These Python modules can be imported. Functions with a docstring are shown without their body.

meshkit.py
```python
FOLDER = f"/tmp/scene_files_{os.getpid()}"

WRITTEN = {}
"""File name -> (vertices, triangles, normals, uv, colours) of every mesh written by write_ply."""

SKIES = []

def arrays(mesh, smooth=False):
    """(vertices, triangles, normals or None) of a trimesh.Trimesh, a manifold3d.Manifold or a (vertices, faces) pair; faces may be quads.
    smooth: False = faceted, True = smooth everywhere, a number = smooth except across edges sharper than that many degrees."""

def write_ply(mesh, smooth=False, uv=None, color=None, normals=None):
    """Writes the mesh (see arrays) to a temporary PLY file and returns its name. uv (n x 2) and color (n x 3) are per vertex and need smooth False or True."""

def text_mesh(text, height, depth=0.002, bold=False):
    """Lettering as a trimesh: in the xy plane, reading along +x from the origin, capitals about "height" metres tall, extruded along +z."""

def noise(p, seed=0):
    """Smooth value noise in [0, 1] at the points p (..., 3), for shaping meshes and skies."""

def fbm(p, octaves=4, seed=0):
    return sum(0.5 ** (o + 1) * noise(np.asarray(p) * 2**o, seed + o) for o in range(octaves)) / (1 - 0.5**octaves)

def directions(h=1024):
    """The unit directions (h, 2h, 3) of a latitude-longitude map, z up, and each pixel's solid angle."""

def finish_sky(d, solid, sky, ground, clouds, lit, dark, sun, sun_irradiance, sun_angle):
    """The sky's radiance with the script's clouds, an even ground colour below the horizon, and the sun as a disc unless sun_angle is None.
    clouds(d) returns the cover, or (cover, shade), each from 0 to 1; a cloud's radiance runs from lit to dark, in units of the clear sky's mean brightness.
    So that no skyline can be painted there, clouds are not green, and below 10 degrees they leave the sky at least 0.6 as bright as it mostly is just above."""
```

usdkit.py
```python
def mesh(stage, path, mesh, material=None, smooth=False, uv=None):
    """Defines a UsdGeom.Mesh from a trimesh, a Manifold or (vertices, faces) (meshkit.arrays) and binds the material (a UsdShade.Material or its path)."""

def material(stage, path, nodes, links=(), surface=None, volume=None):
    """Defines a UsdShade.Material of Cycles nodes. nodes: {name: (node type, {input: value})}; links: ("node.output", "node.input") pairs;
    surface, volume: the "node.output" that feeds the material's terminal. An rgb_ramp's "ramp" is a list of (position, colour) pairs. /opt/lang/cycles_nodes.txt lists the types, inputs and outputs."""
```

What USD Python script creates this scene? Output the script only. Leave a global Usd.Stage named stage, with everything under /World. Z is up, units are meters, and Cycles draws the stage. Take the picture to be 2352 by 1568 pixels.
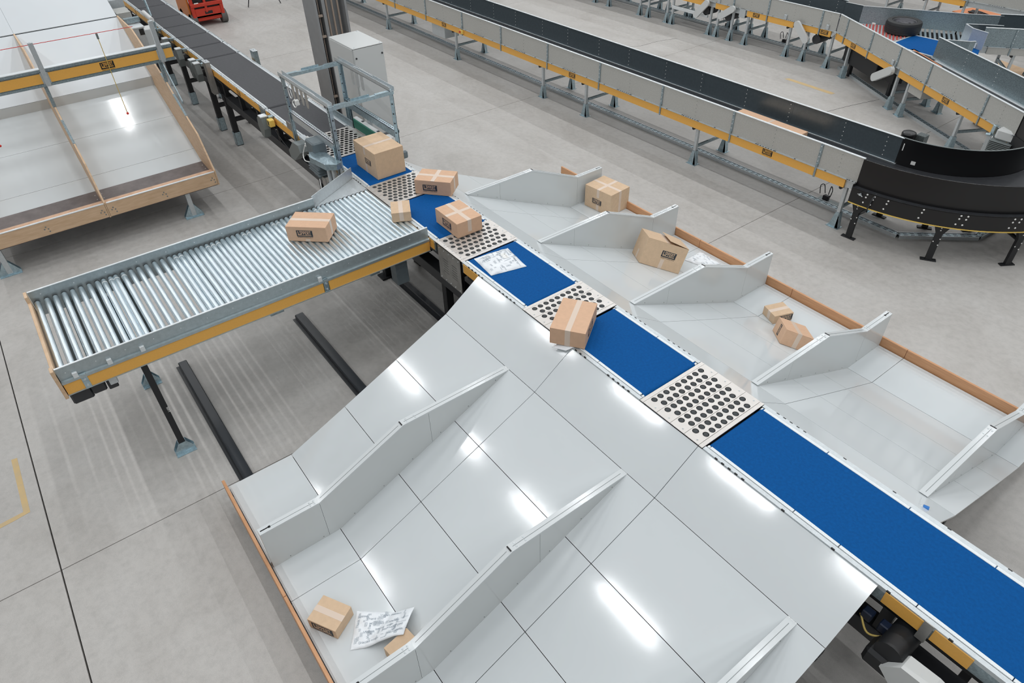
import math, random
import numpy as np, trimesh, manifold3d as m3
from shapely.geometry import Polygon, LineString, Point, box as sbox
from shapely.ops import unary_union
from pxr import Usd, UsdGeom, UsdLux, UsdShade, Gf, Sdf
import usdkit, meshkit

random.seed(7); np.random.seed(7)
stage = Usd.Stage.CreateInMemory()
UsdGeom.SetStageUpAxis(stage, UsdGeom.Tokens.z)
UsdGeom.SetStageMetersPerUnit(stage, 1.0)
UsdGeom.Xform.Define(stage, '/World')

# ------------------------------------------------------------------ camera, lights, exposure
cam = UsdGeom.Camera.Define(stage, '/World/camera')
cam.CreateFocalLengthAttr(1561.12 / 2352 * 36.0)
cam.CreateHorizontalApertureAttr(36.0); cam.CreateVerticalApertureAttr(24.0)
cam.CreateClippingRangeAttr(Gf.Vec2f(0.05, 200))
cam.CreateExposureAttr(0.66)
RIGHT = (0.602324475, 0.797910362, -0.023329844)
UP = (-0.502737295, 0.401882543, 0.765340208)
BACK = (0.620048739, -0.449254357, 0.643202988)
EYE = (2.918575370, -2.679003533, 4.580114334)
cam.AddTransformOp().Set(Gf.Matrix4d(*RIGHT, 0, *UP, 0, *BACK, 0, *EYE, 1))

dome = UsdLux.DomeLight.Define(stage, '/World/hall_daylight')          # soft even light of the bright hall
dome.CreateColorAttr(Gf.Vec3f(0.93, 0.98, 1.0)); dome.CreateIntensityAttr(0.035)
LAMP = 60.0
for ry in (-8.7, -4.6, -0.5, 3.6, 7.7, 11.8, 15.9, 20.0):                     # rows of linear lamps under the hall roof
    for k in range(13):
        if (ry, k) == (-0.5, 5): continue                              # one lamp is out
        lt = UsdLux.RectLight.Define(stage, f'/World/roof_lamps/row_{int(ry * 10 + 200)}_{k}')
        lt.CreateWidthAttr(1.44); lt.CreateHeightAttr(0.10)
        lt.CreateIntensityAttr(LAMP); lt.CreateColorAttr(Gf.Vec3f(0.985, 1.0, 1.01))
        lt.AddTranslateOp().Set(Gf.Vec3d(-1.14 + 2.78 * (k - 8), ry, 9.0))

# ------------------------------------------------------------------ materials
MATS = {}
def mat(name, col, rough=0.5, metal=0.0, var=0.0, scale=6.0, detail=3.0, bump=0.0, bscale=60.0, stretch=None, spec=0.5, col2=None, rvar=0.0):
    n = {'p': ('principled_bsdf', {'base_color': col, 'roughness': rough, 'metallic': metal, 'specular_ior_level': spec})}
    l = []
    if var or bump or col2 is not None or rvar:
        n['tc'] = ('geometry', {})
        src = 'tc.position'
        if stretch:
            n['mp'] = ('mapping', {'scale': stretch}); l.append(('tc.position', 'mp.vector')); src = 'mp.vector'
    if var or col2 is not None:
        c = np.array(col)
        lo, hi = (c * (1 - var), np.minimum(c * (1 + var), 1)) if col2 is None else (c, np.array(col2))
        n['nz'] = ('noise_texture', {'scale': scale, 'detail': detail, 'roughness': 0.6})
        n['rp'] = ('rgb_ramp', {'ramp': [(0.3, tuple(lo)), (0.7, tuple(hi))]})
        l += [(src, 'nz.vector'), ('nz.fac', 'rp.fac'), ('rp.color', 'p.base_color')]
    if rvar:
        n['rn'] = ('noise_texture', {'scale': scale * 0.7, 'detail': 4.0})
        n['rr'] = ('map_range', {'from_min': 0.3, 'from_max': 0.7, 'to_min': rough - rvar, 'to_max': rough + rvar})
        l += [(src, 'rn.vector'), ('rn.fac', 'rr.value'), ('rr.result', 'p.roughness')]
    if bump:
        n['bn'] = ('noise_texture', {'scale': bscale, 'detail': 3.0}); n['bp'] = ('bump', {'strength': bump, 'distance': 0.002})
        l += [(src, 'bn.vector'), ('bn.fac', 'bp.height'), ('bp.normal', 'p.normal')]
    MATS[name] = usdkit.material(stage, '/World/Looks/' + name, n, l, surface='p.BSDF')
mat('white_panel', (0.62, 0.655, 0.67), 0.10, var=0.012, scale=2.0, rvar=0.02)
mat('rail_steel', (0.40, 0.46, 0.48), 0.36, 0.6, var=0.08, scale=30)
mat('white_matte', (0.64, 0.675, 0.70), 0.42, var=0.015, scale=1.5)
mat('divider_white', (0.60, 0.625, 0.625), 0.13)
mat('divider_cap', (0.62, 0.65, 0.66), 0.14)
mat('blue_belt', (0.001, 0.078, 0.275), 0.75, spec=0.12, var=0.10, scale=55, bump=0.15, bscale=500)
mat('grey_belt', (0.055, 0.056, 0.062), 0.62, var=0.12, scale=30, bump=0.1, bscale=300)
mat('black_belt', (0.030, 0.032, 0.036), 0.42, var=0.15, scale=20)
mat('galvanised', (0.58, 0.62, 0.64), 0.40, 0.6, var=0.06, scale=40)
mat('galvanised_wall', (0.50, 0.50, 0.475), 0.42, 0.35, var=0.06, scale=60)
mat('galvanised_dark', (0.30, 0.37, 0.40), 0.40, 0.6, var=0.25, scale=60)
mat('blue_zinc', (0.42, 0.53, 0.58), 0.30, 0.8, var=0.18, scale=35)
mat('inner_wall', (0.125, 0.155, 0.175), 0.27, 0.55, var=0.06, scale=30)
mat('bright_rail', (0.72, 0.755, 0.77), 0.38, 0.35, var=0.02, scale=30)
mat('steel_plate', (0.66, 0.63, 0.60), 0.34, 0.6, var=0.04, scale=25, stretch=(1, 12, 1))
mat('vent_steel', (0.42, 0.41, 0.39), 0.40, 0.7, var=0.12, scale=12)
mat('roller_steel', (0.70, 0.785, 0.83), 0.30, 0.92, var=0.03, scale=8, stretch=(0.3, 6, 6))
mat('yellow_paint', (0.80, 0.42, 0.085), 0.5, var=0.03, scale=90)
mat('yellow_bright', (0.80, 0.55, 0.12), 0.5)
mat('black_paint', (0.012, 0.013, 0.015), 0.5)
mat('black_gloss', (0.008, 0.008, 0.009), 0.30)
mat('dark_frame', (0.030, 0.032, 0.036), 0.45)
mat('rail_black', (0.022, 0.026, 0.032), 0.35)
mat('rubber', (0.018, 0.019, 0.020), 0.55)
mat('ball_rubber', (0.022, 0.027, 0.030), 0.32)
mat('motor_grey', (0.13, 0.16, 0.175), 0.5, var=0.08, scale=20)
mat('guard_grey', (0.20, 0.225, 0.225), 0.45, 0.3)
mat('cabinet_grey', (0.60, 0.615, 0.61), 0.5, bump=0.05, bscale=400)
mat('column_grey', (0.27, 0.275, 0.28), 0.55, var=0.05, scale=10)
mat('pipe_brown', (0.34, 0.27, 0.22), 0.5)
mat('carton', (0.62, 0.445, 0.295), 0.75, var=0.05, scale=25, bump=0.08, bscale=150)
mat('carton_pink', (0.64, 0.41, 0.27), 0.75, var=0.04, scale=25, bump=0.08, bscale=150)
mat('tape', (0.67, 0.54, 0.44), 0.32)
mat('print_navy', (0.028, 0.032, 0.040), 0.6)
mat('logo_black', (0.015, 0.014, 0.012), 0.5)
mat('plywood', (0.62, 0.335, 0.175), 0.55, stretch=(1.2, 1.2, 14), col2=(0.52, 0.26, 0.125), scale=5)
mat('birch', (0.66, 0.47, 0.31), 0.55, stretch=(2, 1.5, 9), col2=(0.55, 0.37, 0.225), scale=4)
mat('ply_edge', (0.50, 0.30, 0.19), 0.6, stretch=(1, 1, 60), col2=(0.66, 0.44, 0.30), scale=8)
mat('film_ply', (0.090, 0.070, 0.068), 0.42, col2=(0.15, 0.125, 0.12), scale=7)
mat('mailer', (0.80, 0.83, 0.86), 0.38, bump=0.1, bscale=40)
mat('mailer_print', (0.34, 0.39, 0.44), 0.6)
mat('red_paint', (0.50, 0.035, 0.015), 0.45, var=0.1, scale=8)
mat('orange_paint', (0.55, 0.16, 0.02), 0.45)
mat('red_plastic', (0.62, 0.03, 0.02), 0.35)
mat('orange_board', (0.75, 0.30, 0.15), 0.6)
mat('wheel_red', (0.52, 0.065, 0.05), 0.45)
mat('green_belt', (0.012, 0.14, 0.095), 0.6)
mat('dark_gap', (0.02, 0.02, 0.02), 0.9)
mat('white_plastic', (0.80, 0.80, 0.78), 0.4)
mat('cord_yellow', (0.62, 0.46, 0.13), 0.6)
mat('blue_plastic', (0.015, 0.16, 0.50), 0.4)
mat('navy_plastic', (0.008, 0.016, 0.04), 0.4)
mat('floor_yellow', (0.62, 0.44, 0.20), 0.7, col2=(0.52, 0.40, 0.24), scale=9)
mat('wheel_rim', (0.09, 0.09, 0.10), 0.4, 0.5)
mat('tyre_grey', (0.11, 0.105, 0.10), 0.75)
# concrete: broad cloudy tone, fine speckle, faint trowel streaks
MATS['concrete'] = usdkit.material(stage, '/World/Looks/concrete', {
    'g': ('geometry', {}), 'mp': ('mapping', {'scale': (0.8, 1.3, 1)}),
    'n1': ('noise_texture', {'scale': 0.9, 'detail': 5.0, 'roughness': 0.65, 'distortion': 0.6}),
    'n2': ('noise_texture', {'scale': 14.0, 'detail': 6.0, 'roughness': 0.75}),
    'n3': ('noise_texture', {'scale': 220.0, 'detail': 2.0}),
    'r1': ('rgb_ramp', {'ramp': [(0.28, (0.405, 0.385, 0.362)), (0.5, (0.47, 0.452, 0.43)), (0.72, (0.515, 0.50, 0.48))]}),
    'r2': ('rgb_ramp', {'ramp': [(0.30, (0.86, 0.86, 0.86)), (0.55, (1, 1, 1)), (0.75, (1.05, 1.05, 1.05))]}),
    'r3': ('rgb_ramp', {'ramp': [(0.35, (0.93, 0.93, 0.93)), (0.65, (1.05, 1.05, 1.05))]}),
    'm1': ('vector_math', {'math_type': 'multiply'}), 'm2': ('vector_math', {'math_type': 'multiply'}),
    'rr': ('map_range', {'from_min': 0.3, 'from_max': 0.7, 'to_min': 0.42, 'to_max': 0.62}),
    'bp': ('bump', {'strength': 0.08, 'distance': 0.003}),
    'p': ('principled_bsdf', {'specular_ior_level': 0.35})},
    [('g.position', 'mp.vector'), ('mp.vector', 'n1.vector'), ('g.position', 'n2.vector'), ('g.position', 'n3.vector'),
     ('n1.fac', 'r1.fac'), ('n2.fac', 'r2.fac'), ('n3.fac', 'r3.fac'), ('r1.color', 'm1.vector1'), ('r2.color', 'm1.vector2'),
     ('m1.vector', 'm2.vector1'), ('r3.color', 'm2.vector2'), ('m2.vector', 'p.base_color'), ('n2.fac', 'rr.value'), ('rr.result', 'p.roughness'),
     ('n2.fac', 'bp.height'), ('bp.normal', 'p.normal')], surface='p.BSDF')

# ------------------------------------------------------------------ scene helpers
COUNT = {}
ORIGIN = {}
def numbered(parent, name):
    k = COUNT.get((parent, name), 0); COUNT[(parent, name)] = k + 1
    return f'{parent}/{name}' if k == 0 else f'{parent}/{name}_{k:03d}'
def data(prim, **kw):
    for k, v in kw.items():
        if v: prim.SetCustomDataByKey(k, v)
def thing(name, label, cat, loc=(0, 0, 0), group=None, local=False, matrix=None, rotz=None, kind=None):
    """An Xform at the thing's base. Parts are given in world coordinates unless local (then in the thing's own frame)."""
    p = numbered('/World', name)
    x = UsdGeom.Xform.Define(stage, p)
    if matrix is not None:
        x.AddTransformOp().Set(Gf.Matrix4d(*[float(v) for v in np.asarray(matrix).T.ravel()])); local = True
    else:
        x.AddTranslateOp().Set(Gf.Vec3d(*map(float, loc)))
        if rotz is not None: x.AddRotateZOp().Set(float(math.degrees(rotz))); local = True
    ORIGIN[p] = np.zeros(3) if local else np.array(loc, float)
    data(x.GetPrim(), label=label, category=cat, group=group, kind=kind)
    return p
def part(parent, name, mesh, m, label=None, smooth=False, kind=None):
    p = numbered(parent, name)
    o = ORIGIN[parent]; ORIGIN[p] = o
    mesh = mesh.copy(); mesh.apply_translation(-o)
    g = usdkit.mesh(stage, p, mesh, MATS[m], smooth=smooth)
    data(g.GetPrim(), label=label, kind=kind)
    return p
def solo(name, label, cat, mesh, m, smooth=False, group=None, kind=None):
    p = numbered('/World', name)
    c = mesh.bounds.mean(0); c[2] = mesh.bounds[0][2]
    mesh = mesh.copy(); mesh.apply_translation(-c)
    g = usdkit.mesh(stage, p, mesh, MATS[m], smooth=smooth)
    UsdGeom.Xformable(g).AddTranslateOp().Set(Gf.Vec3d(*map(float, c)))
    data(g.GetPrim(), label=label, category=cat, group=group, kind=kind); ORIGIN[p] = c
    return p
cat = trimesh.util.concatenate
def bx(x0, x1, y0, y1, z0, z1):
    b = trimesh.creation.box((abs(x1 - x0), abs(y1 - y0), abs(z1 - z0)))
    b.apply_translation(((x0 + x1) / 2, (y0 + y1) / 2, (z0 + z1) / 2)); return b
def cbx(x0, x1, y0, y1, z0, z1, c=0.003):
    """box with chamfered edges"""
    lo, hi = np.minimum((x0, y0, z0), (x1, y1, z1)), np.maximum((x0, y0, z0), (x1, y1, z1))
    c = min(c, 0.45 * (hi - lo).min()); pts = []
    for sx in (0, 1):
        for sy in (0, 1):
            for sz in (0, 1):
                q = np.where((sx, sy, sz), hi, lo); d = np.where((sx, sy, sz), -c, c)
                for a in range(3):
                    e = d.copy(); e[a] = 0; pts.append(q + e)
    return trimesh.convex.convex_hull(np.array(pts))
def cyl(p0, p1, r, n=16, cap=True):
    return trimesh.creation.cylinder(radius=r, segment=[p0, p1], sections=n)
def ext(poly, axis, a0, a1):
    """extrude a 2-D polygon along an axis: x -> poly in (y,z); y -> poly in (x,z); z -> poly in (x,y)"""
    polys = getattr(poly, 'geoms', [poly]) if not isinstance(poly, list) else [Polygon(poly)]
    out = []
    for g in polys:
        m = trimesh.creation.extrude_polygon(g, abs(a1 - a0), engine='earcut')
        v = m.vertices.copy(); w = v[:, 2] + min(a0, a1)
        if axis == 'x': v = np.c_[w, v[:, 0], v[:, 1]]
        elif axis == 'y': v = np.c_[v[:, 0], w, v[:, 1]]
        else: v = np.c_[v[:, 0], v[:, 1], w]
        f = m.faces[:, ::-1] if axis == 'y' else m.faces
        out.append(trimesh.Trimesh(v, f, process=False))
    return cat(out)
def strip(pts, t, side=0):
    """a sheet of thickness t along a polyline (2-D); side 0 centred, 1 below (right of direction), -1 above"""
    l = LineString(pts)
    if side: l = l.parallel_offset(t / 2, 'right' if side > 0 else 'left', join_style=2)
    return l.buffer(t / 2, cap_style=2, join_style=2)
def tube(pts, r, n=8):
    """round tube through points"""
    pts = np.asarray(pts, float); out = []
    for a, b in zip(pts[:-1], pts[1:]):
        if np.linalg.norm(b - a) > 1e-6: out.append(cyl(a, b, r, n))
    for a in pts[1:-1]: 
        s = trimesh.creation.icosphere(1, r); s.apply_translation(a); out.append(s)
    return cat(out)
def curve(ctrl, n=14):
    """Catmull-Rom through control points"""
    P = np.asarray(ctrl, float); P = np.vstack([2 * P[0] - P[1], P, 2 * P[-1] - P[-2]]); o = []
    for i in range(1, len(P) - 2):
        for t in np.linspace(0, 1, n, endpoint=False):
            o.append(0.5 * ((2 * P[i]) + (-P[i - 1] + P[i + 1]) * t + (2 * P[i - 1] - 5 * P[i] + 4 * P[i + 1] - P[i + 2]) * t ** 2 + (-P[i - 1] + 3 * P[i] - 3 * P[i + 1] + P[i + 2]) * t ** 3))
    o.append(P[-2]); return np.array(o)
def frame_mat(o, x, y, z):
    m = np.eye(4); m[:3, 0], m[:3, 1], m[:3, 2], m[:3, 3] = x, y, z, o; return m
def dome_disc(x, y, z, r, h, n=14):
    """low dome on a disc"""
    rings = [(1.0, 0.0), (0.92, 0.45), (0.62, 0.85)]
    v, f = [], []
    for rr, hh in rings:
        for k in range(n):
            a = 2 * math.pi * k / n; v.append((x + r * rr * math.cos(a), y + r * rr * math.sin(a), z + h * hh))
    v.append((x, y, z + h))
    for i in range(len(rings) - 1):
        for k in range(n):
            a, b = i * n + k, i * n + (k + 1) % n
            f += [(a, b, b + n), (a, b + n, a + n)]
    t = len(v) - 1; i = (len(rings) - 1) * n
    f += [(i + k, i + (k + 1) % n, t) for k in range(n)]
    return trimesh.Trimesh(v, f, process=False)
TXT = {}
def text(s, h, w=None, depth=0.0006, bold=True):
    """lettering in the xy plane from the origin, capitals h tall, squeezed to width w"""
    if (s, bold) not in TXT: TXT[(s, bold)] = meshkit.text_mesh(s, 1.0, 1.0, bold)
    m = TXT[(s, bold)].copy(); b = m.bounds
    m.apply_translation((-b[0][0], 0, 0))
    sx = h if w is None else w / (b[1][0] - b[0][0])
    m.vertices[:, 0] *= sx; m.vertices[:, 1] *= h; m.vertices[:, 2] *= depth
    return m
def logo(parent, o, right, up, w=0.155, plate='logo_black', ink='yellow_paint', small=True, k=0.42):
    """the maker's label: black plate, condensed lettering with a bar under it, a line of small print; o is its centre on the surface"""
    right = np.array(right, float); up = np.array(up, float); right /= np.linalg.norm(right); up /= np.linalg.norm(up)
    n = np.cross(right, up); M = frame_mat(np.array(o, float), right, up, n)
    h = w * k
    pl = bx(-w / 2, w / 2, -h / 2, h / 2, 0, 0.0012)
    t = text('LIPPERT', h * 0.57, w * 0.80, 0.0005); t.apply_translation((-w * 0.40, -h * 0.18, 0.0012))
    bar = bx(-w * 0.42, w * 0.41, -h * 0.33, -h * 0.25, 0.0012, 0.0017)
    foot = bx(-w * 0.42, -w * 0.385, -h * 0.33, h * 0.35, 0.0012, 0.0017)
    let = cat([t, bar, foot])
    for m in (pl, let): m.apply_transform(M)
    p = part(parent, 'logo_plate' if plate == 'logo_black' else 'printed_logo', pl, plate)
    part(p, 'lettering', let, ink)
    if small:
        s = text('MEMBER OF POSSEHL GROUP', h * 0.11, w * 0.96, 0.0006, False); s.apply_translation((-w * 0.48, -h * 0.70, 0.0003)); s.apply_transform(M)
        part(p, 'small_print', s, plate)
    return p

# ------------------------------------------------------------------ the floor: concrete slabs with cut joints
fl = thing('floor', 'grey concrete hall floor cast in large slabs with thin cut joints', 'floor', kind='structure')
part(fl, 'sub_base', bx(-34, 14, -14, 34, -0.30, -0.125), 'dark_gap')
XJ = [-34, -28.35, -22.98, -17.61, -12.24, -6.81, -1.48, 3.9, 9.3, 14]
YJ = [-14, -3.792, 34]
for i in range(len(XJ) - 1):
    for j in range(2):
        g = 0.0035
        part(fl, 'slab', bx(XJ[i] + g, XJ[i + 1] - g, YJ[j] + 1.6 * g, YJ[j + 1] - 1.6 * g, -0.125, 0), 'concrete')
part(fl, 'painted_mark', ext([(-2.97, -3.938), (-2.963, -3.892), (-2.235, -3.893), (-2.215, -4.02), (-2.19, -4.30), (-2.225, -4.31), (-2.252, -4.11), (-2.27, -3.939)], 'z', 0.0004, 0.0012), 'floor_yellow')
part(fl, 'painted_mark', ext([(-4.43, 9.18), (-4.39, 9.27), (-3.40, 9.235), (-3.41, 9.13)], 'z', 0.0004, 0.0012), 'floor_yellow')
part(fl, 'painted_mark', ext([(-5.50, -0.99), (-5.44, -0.90), (-5.36, -0.93), (-5.42, -1.03)], 'z', 0.0004, 0.0012), 'floor_yellow')
for c in ([(-8.6, 8.1), (-7.713, 8.406), (-7.6, 9.1), (-7.47, 9.54)], [(-3.0, 8.38), (-2.9, 8.9), (-2.74, 9.54)]):
    part(fl, 'crack', ext(LineString(curve([(a, b, 0) for a, b in c], 6)[:, :2]).buffer(0.004), 'z', 0.0003, 0.0009), 'dark_frame')

# ------------------------------------------------------------------ main sorting line (runs along x; near side y = 0, far side y = 0.637, top z = 1.2)
H, W = 1.2, 0.637
def ball_table(x0, x1, n, label, rows=(9, 8), open_holes=False):
    t = thing('ball_transfer_table', label, 'ball transfer table', (x0, 0, 0.6), 'ball transfer tables in the sorting line')
    part(t, 'under_frame', cat([bx(x0 + .01, x1 - .01, .02, .05, 1.02, 1.188), bx(x0 + .01, x1 - .01, W - .05, W - .02, 1.02, 1.188), bx(x0 + .01, x0 + .03, .05, W - .05, 1.05, 1.188), bx(x1 - .03, x1 - .01, .05, W - .05, 1.05, 1.188), bx(x0 + .03, x1 - .03, .05, W - .05, 1.10, 1.12)]), 'black_paint')
    for a, b in ((x0 - .031, x0 - .0012), (x1 + .0012, x1 + .031)): part(t, 'end_strip', ext(sbox(a, 0.0, b, W), 'z', H - .006, H - .0006), 'steel_plate')
    p = (x1 - x0) / n
    sc = []
    for i in range(n):
        a = x0 + i * p
        pl = sbox(a + 0.0012, 0.0, a + p - 0.0012, W)
        holes, pos = [], []
        for r, cnt in enumerate(rows):
            for j in range(cnt):
                cx, cy = a + p * (0.25 + 0.5 * r), 0.0785 + 0.0602 * j + 0.0301 * r
                pos.append((cx, cy)); holes.append(Point(cx, cy).buffer(0.0225, 5))
        part(t, 'strip_plate', ext(pl.difference(unary_union(holes)), 'z', H - 0.004, H), 'steel_plate')
        for cx, cy in pos:
            if open_holes: part(t, 'ball', dome_disc(cx, cy, H - 0.022, 0.0215, 0.012, 12), 'ball_rubber', smooth=60)
            else: part(t, 'ball', dome_disc(cx, cy, H - 0.006, 0.0212, 0.010, 12), 'ball_rubber', smooth=60)
        for cy in (0.028, W - 0.03):
            sc.append(dome_disc(a + p * 0.72, cy, H, 0.006, 0.004, 8))
    part(t, 'screw_heads', cat(sc), 'galvanised', kind='stuff')
    return t
def belt_section(x0, x1, m, label, seams_n=(), seams_f=(), y0=0.058, y1=0.598, plates=((0, 1),), guards=(), slots=True, logos=()):
    """one belt module: belt, side rails in lengths, side covers, frame"""
    t = thing('belt_conveyor', label, 'belt conveyor', (x0, 0, 0.7))
    r = 0.028
    prof = [(x0 + r * (1 - math.cos(a)), H - 0.001 - r + r * math.sin(a)) for a in np.linspace(0, math.pi / 2, 5)] + [(x1 - r * (1 - math.cos(a)), H - 0.001 - r + r * math.sin(a)) for a in np.linspace(math.pi / 2, 0, 5)]
    prof = [(x0, H - 0.07)] + prof + [(x1, H - 0.07)]
    part(t, 'belt', ext(Polygon(prof), 'y', y0, y1), m, smooth=40)
    a, b = x0 - 0.002, x1 + 0.002
    for side, seams in ((0, seams_n), (1, seams_f)):
        f = (lambda y: y) if side == 0 else (lambda y: W - y)
        part(t, 'side_rail', bx(a + .002, b - .002, f(0.0), f(0.030), H - 0.03, H - 0.001), 'galvanised')
        part(t, 'side_profile', bx(a, b, f(0.004), f(0.050), 1.085, H - 0.03), 'galvanised_dark')
        cuts = [a + .028] + list(seams) + [b - .028]
        for c0, c1 in zip(cuts[:-1], cuts[1:]):
            part(t, 'rail_cover', cbx(c0 + .002, c1 - .002, f(0.0325), f(0.056), H - 0.02, H + 0.003, .002), 'bright_rail')
        for xa in (a + .015, b - .015):
            part(t, 'roller_end', cyl((xa, f(0.036), H - .014), (xa, f(0.056), H - .014), 0.012, 12), 'bright_rail', smooth=40)
        if slots:
            s = []
            for xx in list(np.arange(a + .10, min(a + .34, b - .05), 0.052)) + list(np.arange(max(b - .33, a + .36), b - .08, 0.052)) + list(np.arange(a + .60, b - .45, 0.33)):
                s.append(bx(xx, xx + .022, f(-.0006), f(.006), H - .012, H - .0004))
            s and part(t, 'slot_marks', cat(s), 'black_paint', kind='stuff')
    for u, v in plates:
        part(t, 'side_cover', cbx(a + (b - a) * u + .02, a + (b - a) * v - .02, -0.004, 0.006, 1.094, 1.187, .001), 'yellow_paint')
        part(t, 'side_cover', cbx(a + (b - a) * u + .02, a + (b - a) * v - .02, W + 0.004, W - 0.006, 1.094, 1.187, .001), 'yellow_paint')
    part(t, 'bed_frame', cat([bx(a, b, .05, .09, 1.0, 1.125), bx(a, b, W - .09, W - .05, 1.0, 1.125), bx(a, b, .09, W - .09, 1.10, 1.122)]), 'black_paint')
    for gx in guards: drive_guard(t, gx)
    for lx in logos: logo(t, (lx, -0.0042, 1.14), (1, 0, 0), (0, 0, 1), 0.13, k=0.52, small=False)
    return t
def drive_guard(t, gx):
    """grey drive cover that hangs beside the belt"""
    prof = Polygon([(gx - .10, 1.165), (gx - .02, 1.215), (gx + .07, 1.20), (gx + .10, 1.06), (gx + .03, .93), (gx - .06, .94), (gx - .12, 1.05)])
    g = part(t, 'drive_guard', ext(prof, 'y', -0.16, -0.075), 'guard_grey')
    part(g, 'guard_top', cbx(gx - .03, gx + .075, -.165, -.07, 1.203, 1.222, .004), 'bright_rail')
    part(t, 'motor', cyl((gx, -.075, 1.05), (gx, .05, 1.05), .055, 14), 'black_paint', smooth=40)
    part(t, 'bearing_block', cbx(gx + .05, gx + .11, -.07, -.004, 1.165, 1.215, .008), 'blue_zinc')

belt_section(1.285, 3.9, 'blue_belt', 'longest blue belt conveyor, running off the lower right corner of the picture', (1.938, 2.235, 2.686, 3.16), (1.80, 2.342, 2.83, 3.3), plates=((0.0, .02), (.474, .570), (.575, .665)))
ball_table(0.752, 1.249, 4, 'silver ball transfer table of four strips between the two nearest blue belts')
belt_section(-0.170, 0.716, 'blue_belt', 'empty blue belt conveyor right in front of the tilted box', (0.25,), (0.32,))
ball_table(-0.588, -0.209, 3, 'silver ball transfer table partly covered by the tilted box with one tape')
belt_section(-1.510, -0.622, 'blue_belt', 'blue belt conveyor that carries the white mailer bag', (-1.08,), (-1.0,))
ball_table(-1.942, -1.542, 3, 'silver ball transfer table in front of the box with the tape cross')
belt_section(-2.845, -1.975, 'blue_belt', 'blue belt conveyor between two boxes at the mouth of the roller conveyor', (-2.45,), (-2.4,))
ball_table(-3.335, -2.876, 4, 'silver ball transfer table just in front of the largest box')
belt_section(-4.225, -3.372, 'blue_belt', 'blue belt conveyor carrying the largest cardboard box', (-3.8,), (-3.8,))
ball_table(-4.965, -4.255, 6, 'silver plate table with open round holes inside the metal gantry', open_holes=True)
G1 = 'grey belt conveyors upstream of the gantry'
belt_section(-6.225, -5.0, 'grey_belt', 'dark grey belt conveyor that runs into the gantry', guards=(-6.02,))
belt_section(-8.895, -6.26, 'grey_belt', 'longest dark grey belt conveyor with a label on its yellow side', guards=(-8.78,), logos=(-7.25,), plates=((0.03, .93),))
for i, (a, b, l) in enumerate([(-9.63, -8.93, 'short dark grey belt section nearest the long grey belt, next to the yellow overhead beam'), (-10.38, -9.665, 'second short dark grey belt section upstream of the long grey belt'),
                               (-11.14, -10.415, 'third short dark grey belt section upstream of the long grey belt'), (-11.90, -11.175, 'fourth short dark grey belt section, beside the red lift'),
                               (-12.90, -11.935, 'fifth short dark grey belt section at the top edge, behind the white bar'), (-16.5, -12.935, 'farthest dark grey belt section at the top edge of the picture')]):
    belt_section(a, b, 'grey_belt', l, guards=(b - .07,) if i < 4 else ())

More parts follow.
